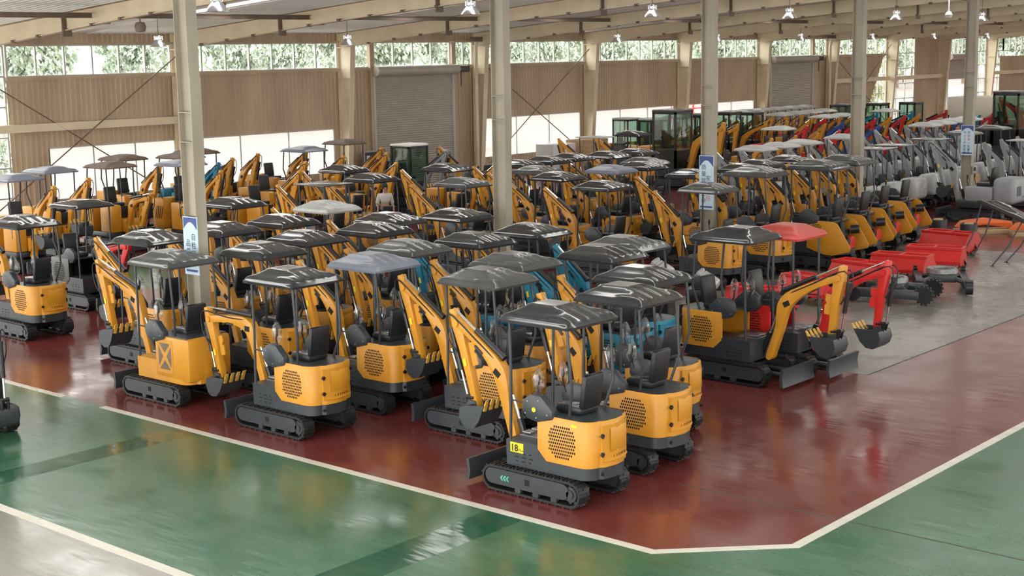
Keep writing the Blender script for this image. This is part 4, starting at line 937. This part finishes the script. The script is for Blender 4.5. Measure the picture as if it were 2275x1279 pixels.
for x, y, lb in ((24.7, 17.4, 'silver coil-tubed valve block on a black stand, farther of two'), (24.0, 15.8, 'silver coil-tubed valve block on a black stand behind the right-facing yellow machine')):
    t = thing('valve_block_stand', lb, 'machine part', (x, y, 0), .4, 'valve blocks on stands')
    MB().box(-.45, .45, -.35, .35, .0, .62, .03).box(-.3, .3, -.25, .25, .6, .9, .03).build('stand', BLK, t)
    v = MB(); 
    for i in range(6): v.tube(smooth_path([(-.28+i*.11, -.30, .88), (-.28+i*.11, -.34, 1.0), (-.28+i*.11, -.2, 1.1), (-.26+i*.11, -.05, 1.18)], 3), .022, 8)
    v.build('coil_tube', ALU, t)
    v = MB()
    for i in range(5): v.lathe([(0, .0), (.045, .01), (.05, .06), (.03, .10), (0, .10)], (-.22+i*.11, .0, 1.16), 10)
    v.build('solenoid', STL, t); MB().box(-.32, .32, -.12, .12, .9, 1.17, .02).build('block', DRK, t)
# loose canopy on its posts
t = thing('loose_canopy', 'loose black canopy standing tilted on its four bent legs on the concrete', 'canopy', (36.2, 14.9, 0), 0.0)
def q3(u, v, z): return Vector((u, v, z))
cm = canopy_mesh(lx=.60, y0=-.72, y1=.72, z=0, rise=.13, n=26)
R_ = Matrix.Rotation(.36, 3, 'X') @ Matrix.Rotation(.16, 3, 'Y')
for v in cm.bm.verts: v.co = R_ @ v.co + Vector((.75, -.25, 1.25))
cm.build('canopy', ROOF, t, 50)
for (a, b, c) in (((.25, .35), (.0, .72), (.18, .22)), ((1.25, .35), (.85, .72), (.1, .22)), ((.25, -.82), (-.55, -.40), (.0, .0)), ((1.25, -.82), (.25, -.45), (.0, .0))):
    tp_ = R_ @ Vector(((a[0]-.75), (a[1]+.25), 0))+Vector((.75, -.25, 1.22)); ft = Vector((b[0], b[1], .02)); kn = tp_*.38+ft*.62+Vector((.10, -.06, .03))
    MB().tube([tp_, kn, ft], .02, 8).build('leg', DRK, t); MB().box(ft.x-.05, ft.x+.05, ft.y-.05, ft.y+.05, 0, .012).build('foot_plate', DRK, t)
def drum(x, y, label, h=.62, r=.24, m=BLK):
    t = thing('drum', label, 'drum', (x, y, 0), 0, 'dark drums'); d = MB(); d.lathe([(0, .01), (r, .01), (r, h*.33), (r+.012, h*.35), (r, h*.37), (r, h*.65), (r+.012, h*.67), (r, h*.69), (r, h), (r-.02, h+.01), (r-.02, h-.03), (0, h-.03)], seg=24); d.build('shell', DRK, t)
    MB().lathe([(0, h-.005), (r*.6, h-.005), (r*.5, h+.03), (0, h+.03)], seg=16).build('cap', CARD, t)
drum(39.0, 16.6, 'black drum between the farthest tiller and the loose canopy'); drum(40.4, 18.15, 'smaller dark drum behind the orange beam', .5, .26)
for x, y, rz, L, lb in ((41.9, 17.35, 2.3, 1.8, 'long orange arm casting lying on the floor behind the loose canopy'), (42.2, 15.7, 2.2, 1.9, 'orange arm casting at the right picture edge behind the loose canopy')):
    t = thing('boom_casting', lb, 'machine part', (x, y, 0), rz, 'orange castings')
    MB().prism([(-L*.5, .12), (-L*.45, .34), (0, .46), (L*.4, .38), (L*.5, .2), (L*.42, .16), (0, .26)], 'y', -.10, .10, .015).build('casting', ORG, t)
    MB().box(-L*.48, L*.48, -.3, .3, 0, .12, .01).build('pallet', WOOD, t)
def crate(name, label, x, y, z, sx, sy, sz, m=WOOD, rz=0, cat='crate', grp=None):
    t = thing(name, label, cat, (x, y, z), rz, grp); MB().box(-sx/2, sx/2, -sy/2, sy/2, 0, sz, .008).build('panel', m, t)
    if m is WOOD:
        b = MB()
        for px in (-sx/2, sx/2-.0): b.box(px-.03, px+.03, -sy/2-.015, -sy/2+.01, .0, sz)
        for z_ in (.05, sz-.05): b.box(-sx/2, sx/2, -sy/2-.015, -sy/2+.01, z_-.04, z_+.04)
        b.build('batten', WOOD, t)
    return t
crate('plywood_crate', 'white-faced plywood crate left of the brown crates by the opening', 49.6, 40.4, 0, 1.6, 1.0, 1.55, WHT); crate('plywood_crate', 'brown plywood crate, taller, by the back wall opening', 51.6, 40.2, 0, 1.8, 1.0, 1.65); pass
crate('cardboard_box', 'brown cardboard box at the foot of the farthest tall column', 45.9, 19.2, 0, .6, .5, .75, CARD, cat='box'); crate('timber_panel', 'narrow timber panel leaning behind the farthest column', 48.1, 20.3, 0, .5, .12, 1.2, WOOD, cat='panel')
crate('packing_box', 'brown box under the spare seat by the second tall column', 43.2, 38.0, 0, .9, .9, 1.2, CARD, cat='box')
t = thing('spare_seat', 'spare black seat standing on a box in the opening right of the second column', 'seat', (43.2, 38.0, 1.2), .4); seat(t, 0, 0, 0, 1)
# cream box truck
t = thing('box_truck', 'cream box truck parked at the far end behind the red excavators', 'truck', (75.6, 30.6, 0), 0)
MB().box(1.2, 3.4, -.2, 3.6, .9, 2.75, .05).build('cargo_box', mat('cream_enamel', (.55, .51, .43), .5), t); MB().box(-.9, .6, -2.2, 3.2, .35, 1.65, .03).build('side_panel', mat('cream_panel', (.62, .50, .34), .55), t)
cb = MB().box(1.3, 3.3, -2.1, -.3, .5, 2.3, .12).build('cab', WHT, t); MB().box(1.28, 1.32, -1.7, -.8, 1.4, 2.0).build('window', CABG, cb)
for y in (-1.3, 2.6): MB().cyl((1.15, y, .45), (1.45, y, .45), .45, 20).build('wheel', RUB, t)

# ================================================================== PEOPLE
def skin(chain_pts, edges, radii, name, m, parent, sub=2, root_i=0):
    me = bpy.data.meshes.new(name); me.from_pydata(chain_pts, edges, []); o = bpy.data.objects.new(name, me); C.objects.link(o)
    sk = o.modifiers.new('s', 'SKIN'); o.modifiers.new('u', 'SUBSURF').levels = sub
    for i, r in enumerate(radii): me.skin_vertices[0].data[i].radius = (r, r) if not isinstance(r, tuple) else r
    me.skin_vertices[0].data[root_i].use_root = True
    dg = bpy.context.evaluated_depsgraph_get(); nm = bpy.data.meshes.new_from_object(o.evaluated_get(dg)); bpy.data.objects.remove(o)
    nm.materials.clear(); nm.materials.append(m); n = bpy.data.objects.new(name, nm); C.objects.link(n); n.parent = parent
    for p in nm.polygons: p.use_smooth = True
    return n
def person(loc, rz, label, stride=0.0):
    t = thing('person', label, 'person', loc, rz)
    J = {}; P = []; R = []; E = []
    def v(k, p, r, link=None):
        J[k] = len(P); P.append(p); R.append(r)
        if link: E.append((J[link], J[k]))
    s = stride
    v('pel', (0, 0, .95), (.15, .11)); v('waist', (0, 0, 1.10), (.13, .10), 'pel'); v('chest', (0, 0, 1.32), (.16, .11), 'waist'); v('neckb', (0, .01, 1.46), (.075, .07), 'chest'); v('neck', (0, .02, 1.53), .055, 'neckb'); v('head', (0, .04, 1.62), (.075, .09), 'neck'); v('crown', (0, .03, 1.71), (.07, .085), 'head')
    for n, sx in (('l', -1), ('r', 1)):
        q = s*sx
        v(n+'hip', (sx*.09, 0, .90), .085, 'pel'); v(n+'knee', (sx*.10, .05+q*.22, .50+abs(min(0, q))*.04), .06, n+'hip'); v(n+'ank', (sx*.10, -.02+q*.55, .09+abs(min(0, q))*.15), .04, n+'knee'); v(n+'toe', (sx*.11, .15+q*.55, .035+abs(min(0, q))*.02), .036, n+'ank')
        v(n+'sh', (sx*.18, 0, 1.40), .06, 'chest'); v(n+'el', (sx*.24, -.02-q*.1, 1.12), .045, n+'sh'); v(n+'wr', (sx*.25, .10-q*.2, .90), .03, n+'el'); v(n+'palm', (sx*.25, .13-q*.2, .83), (.036, .018), n+'wr')
        for i in range(4): v(n+'f%d' % i, (sx*(.25-.008), .10+i*.02-q*.2, .76), .009, n+'palm'); v(n+'g%d' % i, (sx*(.25-.02), .11+i*.02-q*.2, (.705, .695, .70, .72)[i]), .008, n+'f%d' % i)
        v(n+'th', (sx*.235, .175-q*.2, .81), .010, n+'palm'); v(n+'tt', (sx*.22, .19-q*.2, .775), .009, n+'th')
    skin(P, E, R, 'body', SKIN, t)
    def cloth(keys, grow, name, m):
        idx = [J[k] for k in keys]; mp = {j: i for i, j in enumerate(idx)}
        skin([P[j] for j in idx], [(mp[a], mp[b]) for a, b in E if a in mp and b in mp], [tuple(x+grow for x in (R[j] if isinstance(R[j], tuple) else (R[j], R[j]))) for j in idx], name, m, t)
    cloth(['waist', 'chest', 'neckb', 'lsh', 'lel', 'rsh', 'rel'], .018, 'shirt', SHIRT); cloth(['pel', 'lhip', 'lknee', 'lank', 'rhip', 'rknee', 'rank'], .022, 'trousers', TROU)
    h = MB(); h.lathe([(.0, .125), (.05, .118), (.088, .08), (.10, .02), (.092, -.05), (.085, -.05)], (0, .015, 1.66), 16); h.build('hair', HAIR, t)
    fm = MB().tube([(0, .125, 1.65), (0, .15, 1.61), (0, .13, 1.60)], [.01, .016, .01], 8); fm.build('nose', SKIN, t)
    for sx in (-1, 1): MB().lathe([(0, -.012), (.012, 0), (0, .012)], (sx*.034, .118, 1.655), 8).build('eye', INK, t); MB().obox((sx*.082, .03, 1.635), (.02, .035, .06), None, .008).build('ear', SKIN, t)
    MB().obox((0, .122, 1.575), (.05, .012, .012), None, .004).build('mouth', CRIM, t)
    for n in ('l', 'r'): a = P[J[n+'toe']]; b = P[J[n+'ank']]; MB().tube([(b[0], b[1]-.05, a[2]+.01), (b[0], b[1]+.03, a[2]+.015), (a[0], a[1], a[2]), (a[0], a[1]+.05, a[2])], [.042, .048, .045, .028], 10).build('shoe', CARD, t)
    return t
person((30.15, 31.3, 0), 2.6, 'person in a white shirt standing among the yellow excavators left of the second column')
person((21.38, 7.66, 0), 5.4, 'person in dark trousers stepping at the right picture edge on the white line', stride=.7)
